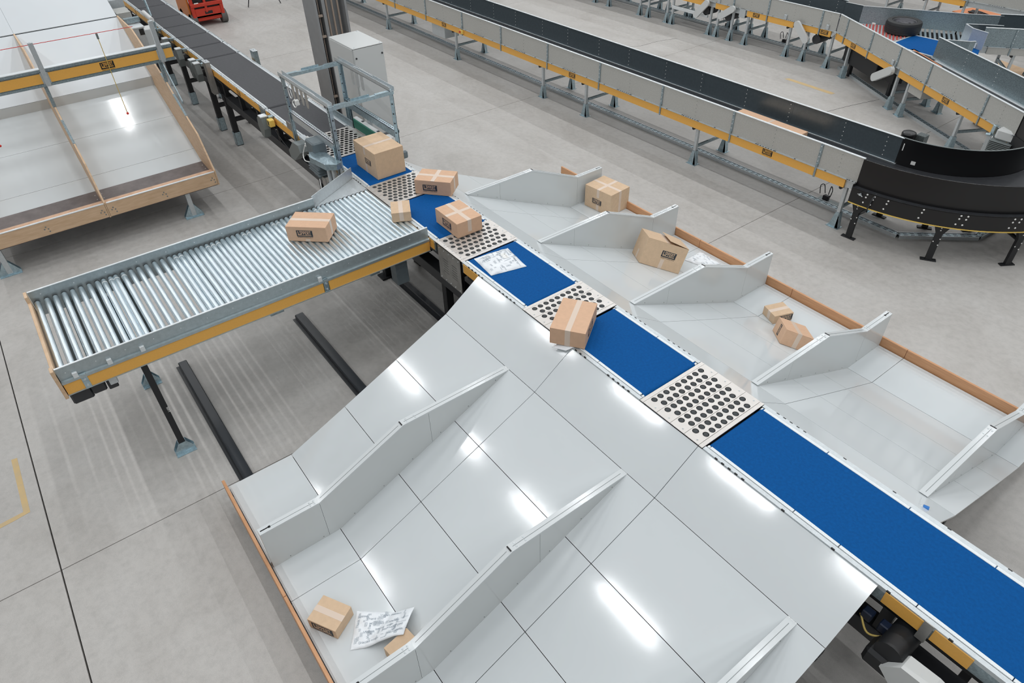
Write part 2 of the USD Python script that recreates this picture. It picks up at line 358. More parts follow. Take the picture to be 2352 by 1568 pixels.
# black steel stand under the whole line
st = thing('support_frame', 'black steel stand of beams and legs under the main sorting line', 'support frame', (-2, .3, 0))
part(st, 'beam', cbx(-8.42, 4.2, .03, .15, .69, .81, .004), 'dark_frame'); part(st, 'beam', cbx(-8.42, 4.2, .50, .61, .69, .81, .004), 'dark_frame')
part(st, 'beam', cbx(-16, -8.40, .03, .11, .78, .90, .004), 'dark_frame'); part(st, 'beam', cbx(-16, -8.40, .53, .61, .78, .90, .004), 'dark_frame')
for x in np.arange(-15.6, 4, 0.62): part(st, 'cross_bar', bx(x, x + .05, .11, .53, .71, .78), 'black_paint')
for x in (-15.5, -14.2, -13, -11.9, -10.6, -9.06, -8.28):
    for y in (.06, .57):
        l = part(st, 'leg', cbx(x - .045, x + .045, y - .04, y + .04, .16, .80), 'black_paint')
        part(l, 'foot', cat([bx(x - .055, x + .055, y - .052, y - .046, .0, .22), bx(x - .055, x + .055, y + .046, y + .052, .0, .22), bx(x - .055, x + .055, y - .052, y + .052, 0, .008), bx(x + .049, x + .055, y - .05, y + .05, 0, .22)]), 'blue_zinc')
    part(st, 'leg_tie', cbx(x - .03, x + .03, .1, .53, .38, .44), 'black_paint')
for x in (-4.9, -3.4, -2.0, -1.2, .3, 1.9, 3.3):
    for y in (.07, .57):
        l = part(st, 'leg', cbx(x - .04, x + .04, y - .04 + .03 * (y < .3), y + .04 + .03 * (y < .3), .02, .72), 'black_paint')
        part(l, 'foot', bx(x - .07, x + .07, y - .07, y + .07, 0, .02), 'black_paint')
for x in np.arange(-8.2, 4, 0.72):
    for y in (.07, .57): part(st, 'upright', bx(x - .035, x + .035, y - .03, y + .03, .80, 1.02), 'black_paint')
def vent_panel(x0, x1, z0, z1, label):
    t = thing('vent_panel', label, 'ventilation panel', (x0, 0, z0))
    sl = []
    for c in (0.33, 0.72):
        for k in range(6):
            xa = x0 + (x1 - x0) * c - .045; za = z0 + (z1 - z0) * (.30 + .075 * k)
            sl.append(sbox(xa, za, xa + .09, za + .006))
    part(t, 'sheet', ext(sbox(x0, z0, x1, z1).difference(unary_union(sl)), 'y', .006, .012), 'vent_steel')
    part(t, 'backing', bx(x0 + .01, x1 - .01, .03, .05, z0, z1 - .01), 'black_paint')
    part(t, 'screw_heads', cat([cyl((x, .006, z), (x, .002, z), .005, 8) for x in np.linspace(x0 + .03, x1 - .03, 5) for z in (z0 + .02, z1 - .02)]), 'bright_rail', kind='stuff')
vent_panel(-1.94, -1.56, .81, 1.175, 'grey steel vent panel under the ball table at the end of the roller conveyor')
vent_panel(-4.88, -4.26, .79, 1.175, 'grey steel panel with vent slits below the gantry motors')

# ------------------------------------------------------------------ white chutes on both sides
LP = [(0.0, 1.192), (-0.366, .944), (-0.902, .704), (-1.438, .468), (-1.976, .236), (-2.512, .232)]
SLOPES = [(LP[i], LP[i + 1]) for i in range(5)]
def mirror(p): return (W - p[0] - 0.0, p[1])
def inset(a, b, d):
    a, b = np.array(a), np.array(b); u = (b - a) / np.linalg.norm(b - a); return tuple(a + u * d), tuple(b - u * d)
RP = [(0.640, 1.192), (1.008, .945), (1.536, .704), (2.040, .478), (2.545, .256), (3.075, .255)]
def chute(x0, x1, pts, label, side):
    t = thing('chute', label, 'parcel chute', ((x0 + x1) / 2, pts[2][0], 0))
    for i in range(5):
        a, b = inset(pts[i], pts[i + 1], .0022 if i else .001)
        pl = [(a[0], a[1] - .003), (a[0] + .006 * side, a[1] - .0035), b] if i == 0 else [a, b]
        poly = strip(pl, .012, 1 if side > 0 else -1)
        part(t, 'panel', ext(poly, 'x', x0 + .0022, x1 - .0022), 'white_panel')
    poly = strip(pts, .012, 1 if side > 0 else -1)
    back = ext(poly, 'x', x0 + .02, x1 - .02); back.apply_translation((0, 0, -.0135 * 1.12)); part(t, 'backing_board', back, 'black_paint')
    e = pts[5][0]; s = side
    ribs = []
    for xr in (x0 + .03, x1 - .05):
        q = [(pts[0][0] + s * .02, pts[0][1] - .06)] + [(p[0], p[1] - .03) for p in pts[1:]] + [(p[0], p[1] - .08) for p in pts[:0:-1]] + [(pts[0][0] + s * .02, pts[0][1] - .2)]
        ribs.append(ext(Polygon(q).buffer(0), 'x', xr, xr + .02))
    part(t, 'rib', ribs[0], 'dark_frame'); part(t, 'rib', ribs[1], 'dark_frame')
    for yy, zt in ((pts[4][0], .16), (pts[2][0], .62)):
        for xr in (x0 + .12, x1 - .12):
            part(t, 'leg', bx(xr - .03, xr + .03, yy - .03, yy + .03, 0, zt), 'black_paint')
    part(t, 'end_board', cbx(x0 + .002, x1 - .002, e + s * .008, e + s * .030, pts[5][1] - .10, pts[5][1] + .096, .0015), 'plywood')
    return t
for x0, l in ((-1.25, 'near white chute on the left side, farthest of three, next to the roller conveyor'), (0, 'near white chute on the left side holding a small box and a printed mailer bag'), (1.25, 'near white chute on the left side that runs out of the bottom edge')):
    chute(x0, x0 + 1.25, LP, l, -1)
for x0, l in ((-3.75, 'white chute beyond the sorting line, farthest of five and mostly hidden by its divider'), (-2.5, 'white chute beyond the sorting line where the box leans at the wooden end stop'), (-1.25, 'white chute beyond the sorting line with the tilted box and the small crumpled mailer'),
              (0, 'white chute beyond the sorting line that holds two small boxes side by side'), (1.25, 'empty white chute beyond the sorting line at the right edge of the picture')):
    chute(x0, x0 + 1.25, RP, l, 1)
def divider(xf, pts, s, label, w=.055):
    """white wall standing on the slope; xf is its face towards +x"""
    t = thing('chute_divider', label, 'chute divider', (xf - w / 2, pts[3][0], 0))
    y = lambda v: v if s < 0 else W - v
    tip, k1, k2, e = y(-.370), y(-1.330), y(-2.062), y(-2.500)
    if s > 0: tip, k1, k2, e = 1.0, 1.933, 2.655, 3.072
    zt, zl = (.944, .628) if s < 0 else (.958, .642)
    base = [pts[1], pts[2], pts[3], pts[4], (e, pts[5][1])]
    top = [(e, zl), (k2, zl), (k1, zt), (tip, zt if s < 0 else .958)]
    c = .016
    topc = [(e, zl - c), (k2, zl - c), (k1, zt - c), (tip + s * .055, zt - c)]
    body = Polygon([(p[0], p[1] + .0006) for p in base] + topc).buffer(0)
    cuts = [k2, (pts[2][0] + k1) / 2 if s < 0 else 1.45]
    mid = [sorted((tip, e))[0] - .1] + sorted(cuts) + [sorted((tip, e))[1] + .1]
    for a, b in zip(mid[:-1], mid[1:]):
        g = body.intersection(sbox(a + .001, 0, b - .001, 2))
        if not g.is_empty: part(t, 'wall_panel', ext(g, 'x', xf - w, xf), 'divider_white')
    tl = [top[3], top[2], top[1], top[0]]
    for a, b in zip(tl[:-1], tl[1:]):
        q = [a, b, (b[0], b[1] - c + .001), (a[0], a[1] - c + .001)]
        if a is tl[0]: q = [a, b, (b[0], b[1] - c + .001), (a[0] + s * .05, a[1] - c + .001), (a[0] + s * .002, a[1] - .006)]
        cap = part(t, 'cap', ext(Polygon(q), 'x', xf - w - .002, xf + .002), 'divider_cap')
        n = 0
        ax, bxx = np.array(a), np.array(b); d = (bxx - ax) / np.linalg.norm(bxx - ax); nn = np.array((-d[1], d[0])); nn = nn if nn[1] > 0 else -nn
        g0, g1 = ax + d * .03 + nn * .0004, bxx - d * .02 + nn * .0004
        part(cap, 'groove', ext(LineString([g0, g1]).buffer(.0008, cap_style=2), 'x', xf - w / 2 - .0012, xf - w / 2 + .0012), 'guard_grey')
    bol = []
    for (yy, zz) in ((k1 - s * .04, zt), (k1 - s * .11, zt), (k2 + s * .03, zl), (k2 + s * .06, zl)):
        for dx in (.014, w - .014): bol.append(dome_disc(xf - dx, yy, zz, .006, .003, 10))
    part(t, 'bolts', cat(bol), 'galvanised', kind='stuff')
    part(t, 'end_slot', cat([bx(xf - w / 2 - .004, xf - w / 2 + .004, e - s * .075, e - s * .012, zl, zl + .0012), bx(xf - w / 2 - .009, xf - w / 2 + .009, e - s * .085, e - s * .07, zl, zl + .0012)]), 'black_gloss')
    part(t, 'corner_slot', cat([bx(xf - w + .006, xf - .006, k1 + s * .004, k1 + s * .012, zt - .004, zt + .0012)]), 'black_gloss')
    rv = [cyl((xf - .001, yy, zz), (xf + .0015, yy, zz), .004, 8) for yy, zz in [((p[0] * (1 - q) + r[0] * q), (p[1] * (1 - q) + r[1] * q + .022)) for p, r in zip(base[:-1], base[1:]) for q in (.25, .75)]]
    part(t, 'rivets', cat(rv), 'guard_grey', kind='stuff')
for x, l in ((-.327, 'white divider wall on the left side nearest the roller conveyor'), (.998, 'white divider wall in front of the printed mailer bag, left side'), (2.322, 'white divider wall at the bottom edge beside the lower right chute corner')): divider(x, LP, -1, l)
for x, l in ((-2.925, 'farthest white divider wall beyond the line, behind the box at the wooden stop'), (-1.620, 'white divider wall beyond the line, second farthest, behind the tilted box'), (-.310, 'white divider wall beyond the line in front of the crumpled mailer'),
             (1.005, 'white divider wall beyond the line in front of the two small boxes'), (2.322, 'white divider wall at the right edge of the picture')): divider(x, RP, 1, l)
# long black profiles on the floor that carry the left chutes
for y0, y1, x0, x1, l in ((-2.375, -2.29, -3.30, 2.4, 'black floor profile to the right of the single black leg'), (-1.115, -1.02, -3.30, 2.4, 'black floor profile in the middle under the roller conveyor'), (.13, .20, -3.6, 2.4, 'dark floor profile close under the main line')):
    t = thing('floor_profile', l, 'steel profile', ((x0 + x1) / 2, (y0 + y1) / 2, 0))
    part(t, 'rail', cbx(x0, x1, y0, y1, 0, .055, .008), 'rail_black'); part(t, 'flange', bx(x0, x1, y0 - .03, y0, 0, .006), 'dark_frame')

# ------------------------------------------------------------------ roller conveyor
rc = thing('roller_conveyor', 'roller conveyor with steel rollers and yellow side joining the line from the left', 'roller conveyor', (-2.65, -1.6, 0))
XN, XF, ZT = -2.067, -3.304, 1.302
ry = [-3.171, -3.098, -3.033, -2.963, -2.897, -2.83, -2.763, -2.696, -2.645, -2.588, -2.544, -2.482, -2.415, -2.348, -2.281, -2.209, -2.141, -2.076, -2.027, -1.980, -1.932, -1.880, -1.829, -1.781]
while ry[-1] < -.05: ry.append(ry[-1] + .0497)
ZR = 1.198
for i, y in enumerate(ry):
    r = part(rc, 'roller', cyl((XF + .035, y, ZR), (XN - .012, y, ZR), .0235, 18), 'roller_steel', smooth=40)
    part(r, 'end_ring', cyl((XF + .022, y, ZR), (XF + .036, y, ZR), .0225, 12), 'black_gloss', smooth=40)
    if i in (8, 9, 10, 11, 18, 19, 24, 25, 26, 31, 32, 37, 38, 46, 47, 54, 55): part(r, 'groove_ring', cyl((XF + .085, y, ZR), (XF + .093, y, ZR), .0247, 16), 'white_plastic', smooth=40)
def rail(x, s, y0, y1, ztop):
    """C shaped side rail; s is outward direction"""
    return ext(Polygon([(x - s * .0, ztop), (x - s * .008, ztop), (x - s * .008, 1.06), (x + s * .022, 1.06), (x + s * .022, 1.066), (x, 1.066), (x, 1.166), (x + s * .020, 1.166), (x + s * .020, 1.188), (x, 1.192)]), 'y', y0, y1)
part(rc, 'side_rail', rail(XN, 1, -3.205, -.012, ZT), 'rail_steel', 'galvanised side rail above the yellow covers')
part(rc, 'side_rail', rail(XF, -1, -3.205, -.612, ZT), 'rail_steel')
part(rc, 'rail_lip', cbx(XN - .012, XN + .004, -3.205, -.012, ZT, ZT + .008, .002), 'bright_rail'); part(rc, 'rail_lip', cbx(XF - .004, XF + .012, -3.205, -.612, ZT, ZT + .008, .002), 'bright_rail')
for a, b in ((-3.203, -3.078), (-3.040, -1.113), (-1.060, -.014)):
    part(rc, 'side_cover', cbx(XN + .002, XN + .014, a, b, 1.058, 1.168, .001), 'yellow_paint')
for y in (-3.06, -1.087):
    b = part(rc, 'joint_bracket', cbx(XN + .006, XN + .018, y - .022, y + .022, 1.055, 1.20, .001), 'blue_zinc')
    part(b, 'bolt', cyl((XN + .018, y, 1.15), (XN + .026, y, 1.15), .009, 8), 'galvanised'); part(b, 'bolt', cyl((XN + .018, y, 1.09), (XN + .026, y, 1.09), .009, 8), 'galvanised')
for y in (-3.10, -2.86, -2.62, -1.13):
    part(rc, 'clip', cbx(XN, XN + .022, y - .018, y + .018, 1.185, 1.235, .003), 'bright_rail')
rv = [cyl((XN, y, 1.25), (XN + .002, y, 1.25), .004, 8) for y in np.arange(-3.15, -.05, .21)] + [cyl((XF + .008, y, 1.26), (XF + .0105, y, 1.26), .005, 8) for y in np.arange(-3.12, -.7, .26)]
part(rc, 'rivets', cat(rv), 'bright_rail', kind='stuff')
part(rc, 'end_board', cat([cbx(-3.20, -2.052, -3.232, -3.208, 1.050, 1.262, .002), cbx(-3.30, -3.20, -3.232, -3.208, 1.10, 1.318, .002), cbx(-2.10, -2.030, -3.232, -3.208, 1.050, 1.318, .002)]), 'birch', 'plywood stop board')
part(rc, 'bed_plate', cat([bx(XF + .01, XN - .01, a, b, 1.095, 1.10) for a, b in ((-3.13, -3.06), (-2.98, -2.93), (-2.75, -2.70), (-2.56, -2.5))]), 'guard_grey')
part(rc, 'cross_tie', cat([bx(XF, XN, y, y + .04, 1.07, 1.10) for y in (-3.0, -2.66, -1.9, -1.09, -.4)]), 'galvanised_dark')
# flared guide plate at the line
gp = trimesh.Trimesh([(-3.306, -.620, 1.312), (-3.652, -.012, 1.345), (-3.645, -.008, 1.203), (-3.306, -.614, 1.203)], [(0, 2, 1), (0, 3, 2), (0, 1, 2), (0, 2, 3)], process=False)
tri = Polygon([(-3.306, -.614), (-3.645, -.008), (-3.306, -.008)])
part(rc, 'guide_plate', cat([ext(tri, 'z', 1.196, 1.200), ext(Polygon([(-3.306, -.618), (-3.650, -.006), (-3.656, -.009), (-3.312, -.622)]), 'z', 1.196, 1.325)]), 'galvanised', 'flared galvanised guide plate')
part(rc, 'motor', cat([cbx(-2.36, -2.12, -3.21, -3.06, .905, 1.06, .012), cbx(-2.34, -2.10, -3.06, -2.96, .94, 1.05, .01), cbx(-2.20, -2.10, -2.95, -2.88, .93, 1.05, .006)]), 'dark_frame')
part(rc, 'terminal_box', cbx(-2.30, -2.18, -.345, -.215, .72, .96, .004), 'motor_grey'); part(rc, 'terminal_box', cbx(-2.19, -2.08, -2.93, -2.87, .98, 1.06, .004), 'galvanised')
part(rc, 'hanger', cbx(-2.13, -2.06, -1.62, -1.50, 1.03, 1.06), 'galvanised_dark'); part(rc, 'hanger', cbx(-2.13, -2.06, -.66, -.56, 1.03, 1.06), 'galvanised_dark')
def flared_foot(t, x, y, along, w=.085, h=.12, leg=None, parent=None):
    """galvanised floor bracket: flared front plate, two webs and a base"""
    tr = Polygon([(-w, .006), (-w, .03), (-.034, h), (.034, h), (w, .03), (w, .006)])
    if along == 'y': m = cat([ext(Polygon([(y + a, b) for a, b in tr.exterior.coords]), 'x', x + .026, x + .031), ext(Polygon([(y + a, b) for a, b in tr.exterior.coords]), 'x', x - .031, x - .026), bx(x - .05, x + .062, y - w, y + w, 0, .006), bx(x - .03, x + .03, y - .032, y - .028, .006, h), bx(x - .03, x + .03, y + .028, y + .032, .006, h)])
    else: m = cat([ext(Polygon([(x + a, b) for a, b in tr.exterior.coords]), 'y', y - .031, y - .026), ext(Polygon([(x + a, b) for a, b in tr.exterior.coords]), 'y', y + .026, y + .031), bx(x - w, x + w, y - .062, y + .05, 0, .006), bx(x - .032, x - .028, y - .03, y + .03, .006, h), bx(x + .028, x + .032, y - .03, y + .03, .006, h)])
    return part(t, 'foot', m, 'blue_zinc')
for x in (-2.12, -3.22):
    l = part(rc, 'leg', cbx(x - .025, x + .025, -2.69, -2.64, .03, 1.06), 'black_paint', 'black square leg')
    flared_foot(l, x, -2.665, 'y')
    if x > -3: part(l, 'leg_mark', (lambda m: (m.apply_transform(frame_mat((x + .0252, -2.655, .55), (0, 0, -1), (0, 1, 0), (1, 0, 0))), m)[1])(text('50YY', .018, .06)), 'white_plastic')
part(rc, 'leg_tie', bx(-3.2, -2.14, -2.68, -2.65, .92, .97), 'black_paint')

# ------------------------------------------------------------------ cardboard boxes
def carton(label, A, th, lwh, n=(0, 0, 1), logos=(), tapes=(), side_tapes=(), m='carton', flap=None, lw=.155, tilt=None):
    n = np.array(n, float); n /= np.linalg.norm(n); ex = np.array((1., 0, 0)); ey = np.cross(n, ex)
    u, v = math.cos(th) * ex + math.sin(th) * ey, -math.sin(th) * ex + math.cos(th) * ey
    l, w, h = lwh
    t = thing('cardboard_box', label, 'cardboard box', matrix=frame_mat(np.array(A, float) + n * .0015, u, v, n))
    part(t, 'carton', cbx(0, l, 0, w, 0, h - .0035, .0015), m)
    along_w = (tapes[0] == 'w') if tapes else True
    g = .0012
    if flap == 'raised':
        part(t, 'flap', cbx(0, l / 2 - g, 0, w, h - .003, h, .0008), m)
        f = cbx(0, l / 2 - g, 0, w * .98, 0, .003, .0008)
        R = trimesh.transformations.rotation_matrix(math.radians(-13), (0, 1, 0)); f.apply_translation((-l / 2 + g, 0, 0)); f.apply_transform(trimesh.transformations.rotation_matrix(math.radians(7), (0, 1, 0))); f.apply_translation((l, 0, h - .003))
        part(t, 'flap', f, m)
    elif along_w:
        part(t, 'flap', cbx(0, l / 2 - g, 0, w, h - .003, h, .0008), m); part(t, 'flap', cbx(l / 2 + g, l, 0, w, h - .003, h, .0008), m)
    else:
        part(t, 'flap', cbx(0, l, 0, w / 2 - g, h - .003, h, .0008), m); part(t, 'flap', cbx(0, l, w / 2 + g, w, h - .003, h, .0008), m)
    tw, e = .021, .0006
    for k in tapes:
        if k == 'w': part(t, 'tape', cat([bx(l / 2 - tw, l / 2 + tw, -e, w + e, h, h + e)]), 'tape')
        else: part(t, 'tape', bx(-e, l + e, w / 2 - tw, w / 2 + tw, h, h + e * 1.3), 'tape')
    for k in side_tapes:
        if k[0] == 'AB': part(t, 'tape', bx(l / 2 - tw, l / 2 + tw, -e, 0.0004, h * k[1], h * k[2]), 'tape')
        else: part(t, 'tape', bx(-e, 0.0004, w / 2 - tw, w / 2 + tw, h * k[1], h * k[2]), 'tape')
    for k in logos:
        face, a, b = k[0], k[1], k[2]; s = k[3] if len(k) > 3 else lw; rot = k[4] if len(k) > 4 else 0
        if face == 'AD': o, r, up = (-.0002, w * (1 - a), h * b), np.array((0, -1., 0)), np.array((0, 0, 1.))
        else: o, r, up = (l * a, -.0002, h * b), np.array((1., 0, 0)), np.array((0, 0, 1.))
        if rot: r, up = -up, r
        logo(t, o, r, up, s, 'print_navy', m, True)
    return t
SL = (0, .446, 1); SN = (0, -.44, 1)
carton('largest cardboard box, standing on the blue belt in front of the gantry', (-3.424, .187, H), 1.572, (.347, .491, .296), logos=[('AD', .62, .50, .13)], tapes='l', side_tapes=[('AD', .0, .35), ('AD', .70, 1)])
carton('flat box with crossed tape at the far edge of the line, label facing us', (-2.601, .600, H), 2.271, (.265, .392, .155), logos=[('AD', .42, .50)], tapes='wl', side_tapes=[('AB', .0, 1)], m='carton_pink')
carton('smallest unlabelled box on the line, half on the rollers and half on a blue belt', (-2.485, -.160, H + .022), 1.101, (.188, .242, .099), tapes='w', side_tapes=[('AB', .1, 1)])
carton('box with a cross of tape on top, standing partly on a ball table', (-1.856, .188, H + .005), 1.553, (.278, .393, .152), logos=[('AD', .52, .50)], tapes='wl', side_tapes=[('AB', .2, 1)], m='carton_pink')
carton('only cardboard box in the middle of the roller conveyor', (-2.554, -.81, H + .022), 2.390, (.278, .388, .153), logos=[('AD', .45, .55)], tapes='w', side_tapes=[('AB', .05, 1), ('AD', .0, .18)], m='carton_pink')
carton('tilted box hanging over the edge of the line in front of an empty blue belt', (.085, .052, H + .006), 2.180, (.400, .276, .148), logos=[('AB', .45, .5)], tapes='l', side_tapes=[('AD', 0, 1)], m='carton_pink')
carton('box standing against the farthest divider at the wooden end stop', (-2.422, 2.765, .257), 1.658, (.345, .474 - .04, .29), logos=[('AD', .47, .42, .15)], tapes='wl', side_tapes=[('AD', 0, .3), ('AD', .62, 1), ('AB', 0, 1)])
carton('large tilted box with a raised flap sliding down the far chute', (-1.244, 2.064, .4695), .945, (.470, .346, .293), n=SL, logos=[('AB', .60, .58, .165)], tapes='w', side_tapes=[('AB', 0, .36), ('AD', 0, .35)], flap='raised')
carton('smaller of the two boxes together on the far chute, pale tape along its top', (.174, 2.552, .256), 1.22, (.216, .188, .097), logos=[('AB', .62, .5)], tapes='l', side_tapes=[('AD', 0, 1)])
carton('larger of the two boxes together on the far chute, label on its left end', (.5, 2.152, .4305), .72, (.266, .345, .148), n=SL, logos=[('AD', .50, .5, .11, 1)], tapes='w', side_tapes=[('AB', 0, 1)], m='carton_pink')
carton('small box beside the printed mailer at the bottom left, label on its lower side', (.443, -2.37, .235), 2.092, (.186, .222, .100), logos=[('AD', .5, .5, .165)], tapes='w')
carton('small box squeezed under the printed mailer and the divider wall', (.729, -2.172, .235), .14, (.205, .185, .098), tapes='w', side_tapes=[('AD', 0, 1)])
carton('flat cardboard parcel lying inside the long conveyor beyond the chutes', (-2.80, 5.40, .702), 0.0, (1.06, .29, .085), tapes='w', m='carton_pink')

# ------------------------------------------------------------------ mailer bags
def mailer(label, corners, z, thick, seed, lines, texts=(), slope=None, n=(34, 30), crumple=.004, tag=False):
    """soft plastic bag: corners (x, y) counter-clockwise from the lower left; lines of print lie on its upper skin"""
    C4 = np.array(corners, float)
    def xy(s, t):
        s, t = np.asarray(s)[..., None], np.asarray(t)[..., None]
        p = C4[0] * (1 - s) * (1 - t) + C4[1] * s * (1 - t) + C4[2] * s * t + C4[3] * (1 - s) * t
        q = np.stack([np.asarray(s)[..., 0] * 6, np.asarray(t)[..., 0] * 6, np.full(np.shape(s)[:-1], seed * 3.1)], -1)
        edge = (meshkit.fbm(q, 3, seed) - .5) * .03
        return p + (p - C4.mean(0)) * edge[..., None]
    def zz(s, t):
        s, t = np.asarray(s, float), np.asarray(t, float)
        b = (np.clip(1 - np.abs(2 * s - 1) ** 3.2, 0, 1) * np.clip(1 - np.abs(2 * t - 1) ** 3.2, 0, 1)) ** .6
        q = np.stack([s * 5, t * 5, np.full(s.shape, 1.7 * seed)], -1)
        wr = meshkit.fbm(q, 4, seed) - .5
        fold = np.abs(np.sin(9 * s + 5 * t + 3 * meshkit.noise(q * .7, seed + 5))) - .6
        return .003 + thick * b * (1 + .55 * wr) + crumple * fold * (.35 + b) * .6 + crumple * 1.5 * wr
    base = (lambda p: z) if slope is None else slope
    ns, nt = n
    S, T = np.meshgrid(np.linspace(0, 1, ns), np.linspace(0, 1, nt), indexing='ij')
    P = xy(S, T); top = np.maximum(zz(S, T), .003)
    bz = np.array([[base(p) for p in r] for r in P])
    up = np.dstack([P, bz + top]).reshape(-1, 3); dn = np.dstack([P, bz + .001]).reshape(-1, 3)
    f = []
    I = lambda i, j: i * nt + j
    for i in range(ns - 1):
        for j in range(nt - 1):
            a, b, c, d = I(i, j), I(i + 1, j), I(i + 1, j + 1), I(i, j + 1)
            f += [(a, b, c), (a, c, d)]; o = ns * nt; f += [(a + o, c + o, b + o), (a + o, d + o, c + o)]
    ring = [I(i, 0) for i in range(ns)] + [I(ns - 1, j) for j in range(1, nt)] + [I(i, nt - 1) for i in range(ns - 2, -1, -1)] + [I(0, j) for j in range(nt - 2, 0, -1)]
    for a, b in zip(ring, ring[1:] + ring[:1]):
        o = ns * nt; f += [(a, a + o, b + o), (a, b + o, b)]
    t = thing('mailer_bag', label, 'mailer bag', (C4[:, 0].mean(), C4[:, 1].mean(), z))
    part(t, 'bag', trimesh.Trimesh(np.vstack([up, dn]), f, process=False), 'mailer', smooth=50)
    def lay(m):                                    # m: mesh with x, y in the bag's own (s, t)
        s, tt = np.clip(m.vertices[:, 0], 0, 1), np.clip(m.vertices[:, 1], 0, 1)
        p = xy(s, tt); hz = zz(s, tt) + np.array([base(q) for q in p]) + .0012 + (m.vertices[:, 2] > 1e-9) * .0004
        return trimesh.Trimesh(np.c_[p, hz], m.faces, process=False)
    W0, H0 = np.linalg.norm(C4[1] - C4[0]), np.linalg.norm(C4[3] - C4[0])
    out = []
    for (w, s0, t0, hh, vert) in texts:
        g = text(w, hh, None, .0003, False); x, y = g.vertices[:, 0] / W0, g.vertices[:, 1] / H0
        if vert: x, y = -g.vertices[:, 1] / W0, g.vertices[:, 0] / H0
        g.vertices = np.c_[x + s0, y + t0, g.vertices[:, 2]]; out.append(g)
    rnd = random.Random(seed)
    for k in range(lines):
        s0, t0, ln = rnd.uniform(.04, .85), rnd.uniform(.05, .93), rnd.uniform(.05, .2)
        vert = rnd.random() < .5
        for q in range(rnd.choice((2, 3, 4))):
            d = q * .014
            x0, y0, x1, y1 = (s0 + d, t0, s0 + d + .0045, min(t0 + ln, .97)) if vert else (s0, min(t0 + d, .97), min(s0 + ln, .97), min(t0 + d + .0045, .975))
            nseg = 6; 
            for i in range(nseg):
                u0, u1 = i / nseg, (i + .78) / nseg
                if vert: out.append(bx(x0, x1, y0 + (y1 - y0) * u0, y0 + (y1 - y0) * u1, 0, .0003))
                else: out.append(bx(x0 + (x1 - x0) * u0, x0 + (x1 - x0) * u1, y0, y1, 0, .0003))
    part(t, 'print', cat([lay(g) for g in out]), 'mailer_print', kind='stuff')
    if tag:
        g = trimesh.creation.box((.24, .16, .0004)); g = g.subdivide().subdivide().subdivide(); g.apply_translation((.42, .68, .0002)); part(t, 'address_label', lay(g), 'white_plastic')
        part(t, 'barcode', cat([lay(bx(.33 + k * .011, .33 + k * .011 + (.003 if k % 3 else .006), .70, .74, .0, .0009)) for k in range(16)]), 'print_navy', kind='stuff')
    return t
mailer('white printed mailer bag lying on the blue belt', [(-1.482, .110), (-1.165, .078), (-1.085, .405), (-1.430, .455)], H, .032, 3, 60, crumple=.010, tag=True)
tx = [('Gracias', .30, .60, .016, 0), ('Thank you', .08, .52, .016, 1), ('Vielen Dank', .30, .22, .015, 1), ('Merci', .62, .58, .015, 0), ('Gracias', .13, .10, .016, 0), ('Thank you', .80, .20, .017, 1), ('Vielen Dank', .42, .84, .015, 0), ('Gracias', .52, .80, .014, 1), ('Thank you', .62, .34, .016, 0), ('Merci', .40, .42, .015, 0), ('Vielen', .18, .36, .018, 0), ('Gracias', .66, .14, .013, 0), ('Merci', .90, .60, .014, 1), ('Thank you', .20, .74, .015, 0)]
tilt_z = lambda p: .235 + .108 * float(np.clip((p[0] - .53 + (p[1] + 2.05) * .30) / .17, 0, 1)) * float(np.clip((p[1] + 2.33) / .15, 0, 1))
mailer('large mailer bag printed with thank-you words, lying over a small box at the bottom left', [(.56, -2.338), (.735, -2.03), (.60, -1.87), (.345, -2.18)], .235, .020, 11, 44, tx, slope=tilt_z, n=(44, 40), crumple=.010)
mailer('small crumpled white mailer on the far chute behind the tilted box', [(-1.165, 2.75), (-.96, 2.80), (-.865, 3.0), (-1.18, 3.02)], .257, .024, 5, 22, crumple=.012)
mailer('corner of a white mailer peeping out under the tilted box', [(-.12, -.10), (-.01, -.055), (.02, .02), (-.10, .03)], H - .008, .004, 8, 4, slope=lambda p: H + .001 - .30 * max(0, -p[1]), n=(14, 12), crumple=.001)

